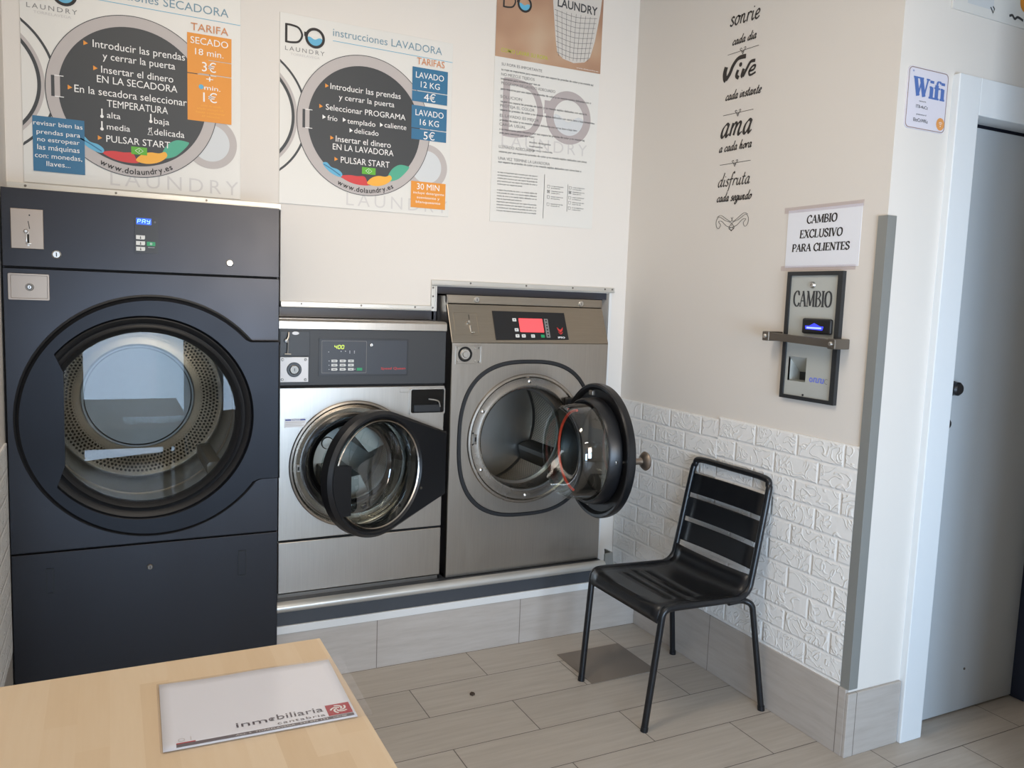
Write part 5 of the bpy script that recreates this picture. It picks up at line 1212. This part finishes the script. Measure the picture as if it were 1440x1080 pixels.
# security bar
t2 = thing('security_bar', 'steel security bar bolted across the grey change machine', 'locking bar', (XR - .0004, 2.2028, 1.181), radians(-90))
b = MB(); b.prism([(-.044, -.062), (-.056, -.062), (-.056, -.0)][:0] or [(-.0175, .232), (.262, .222), (.262, .196), (-.0175, .206)], -.066, -.040)
bar = b.build('bar', 'bar_steel', t2, loc=O0, smooth=0)
for x, zz in ((-.032, .219), (.270, .209)):
    b = MB(); b.box(x - .016, x + .016, -.070, 0, zz - .017, zz + .017, .003); k = b.build('bracket', 'bar_steel', t2, loc=O0, smooth=0)
    b = MB(); b.lathe([(0, -.077), (.005, -.077), (.008, -.074), (.0085, -.070)], x, zz, 16); b.build('bolt', 'chrome', k, loc=O0)

# ------------------------------------------------------------------ paper notice above the changer
t = thing('paper_notice', 'white paper notice CAMBIO EXCLUSIVO PARA CLIENTES taped above the change machine', 'notice', (XR - .0004, 2.2028, 1.181), radians(-90))
b = MB(); b.box(-.029, .295, -.0012, 0, .468, .672); sh = b.build('sheet', 'paper', t, loc=O0, smooth=0)
b = MB(); b.box(-.048, .300, -.0018, -.0012, .662, .683); b.build('tape', 'tape_clear', t, loc=O0, smooth=0)
b = MB(); b.box(-.047, .286, -.0018, -.0012, .456, .474); b.build('tape', 'tape_clear', t, loc=O0, smooth=0)
for s, x0, x1, zb, h in (('CAMBIO', .060, .194, .6205, .0275), ('EXCLUSIVO', .032, .221, .571, .0275), ('PARA CLIENTES', .000, .255, .524, .026)):
    b = MB(); penned(b, SERIF, s, x0, x1, zb, h, -.0016, .0063, .06, .5, .3); b.build('lettering', 'print_black', sh, loc=O0, smooth=0)

# ------------------------------------------------------------------ wifi card and the board above the door
t = thing('wifi_sign', 'small rounded card with blue Wifi lettering on the wall left of the door frame', 'sign', (2.2455, 1.81 - .0004, 2.0815))
P = rrect(.0, .190, .0, .189, .016)
b = MB(); b.prism(P, -.004, 0); b.use('wifi_card'); cd = b.build('card', 'wifi_card', t, loc=O0, smooth=0)
b = MB(); b.plate(rrect(.002, .188, .002, .187, .015), rrect(.0045, .1855, .0045, .1845, .0135), -.0046, -.004); b.build('border', 'wifi_frame', cd, loc=O0, smooth=0)
b = MB(); penned(b, SERIF, 'Wifi', .026, .176, .102, .056, -.0045, .0165, 0, .4, .1); b.build('lettering', 'wifi_blue', cd, loc=O0, smooth=0)
for s_, a_, c_, z_, h_ in (('network', .058, .091, .0855, .0045), ('ITB-4uCz', .045, .101, .0655, .0095), ('password', .050, .096, .0445, .0045), ('EbzCnWKa', .038, .106, .0235, .0105)):
    b = MB(); text(b, s_, a_, c_, z_, h_, -.0045, .01); b.build('lettering', 'print_dark', cd, loc=O0, smooth=0)
b = MB(); b.use('wifi_orange'); b.disc(.1665, .0285, .0195, -.0045, 28); b.use('print_white'); b.disc(.1665, .022, .002, -.005, 8)
for r in (.007, .012): b.ring(.1665, .022, r - .0008, r + .0008, -.005, 14, radians(50), radians(130))
b.build('signal_mark', 'wifi_orange', cd, loc=O0, smooth=0)
b = MB(); b.ring(.0215, .1745, .0018, .003, -.0045, 12); b.ring(.0215, .1705, .0048, .006, -.0045, 12, radians(40), radians(140)); b.build('ring_mark', 'wifi_blue', cd, loc=O0, smooth=0)
t = thing('overhead_board', 'pale board with an orange mark hung high on the wall above the grey door', 'sign', (2.42, 1.81 - .0004, 2.472))
b = MB(); b.box(0, .80, -.006, 0, 0, .42, .001); bd = b.build('board', 'white_board', t, loc=O0, smooth=0)
b = MB(); b.use('print_orange'); b.disc(.37, .085, .035, -.0066, 28); b.use('print_water'); b.flat(q4(.07, .20, .028, .16), -.0064); b.use('print_dark'); b.ribbon([(.185, .036), (.200, .020), (.205, .034), (.196, .040)], .005, -.0068); b.ribbon(catmull([(.285, .026), (.30, .031), (.315, .022), (.33, .030), (.36, .024)], 6), .008, -.0066); b.build('print', 'print_orange', bd, loc=O0, smooth=0)
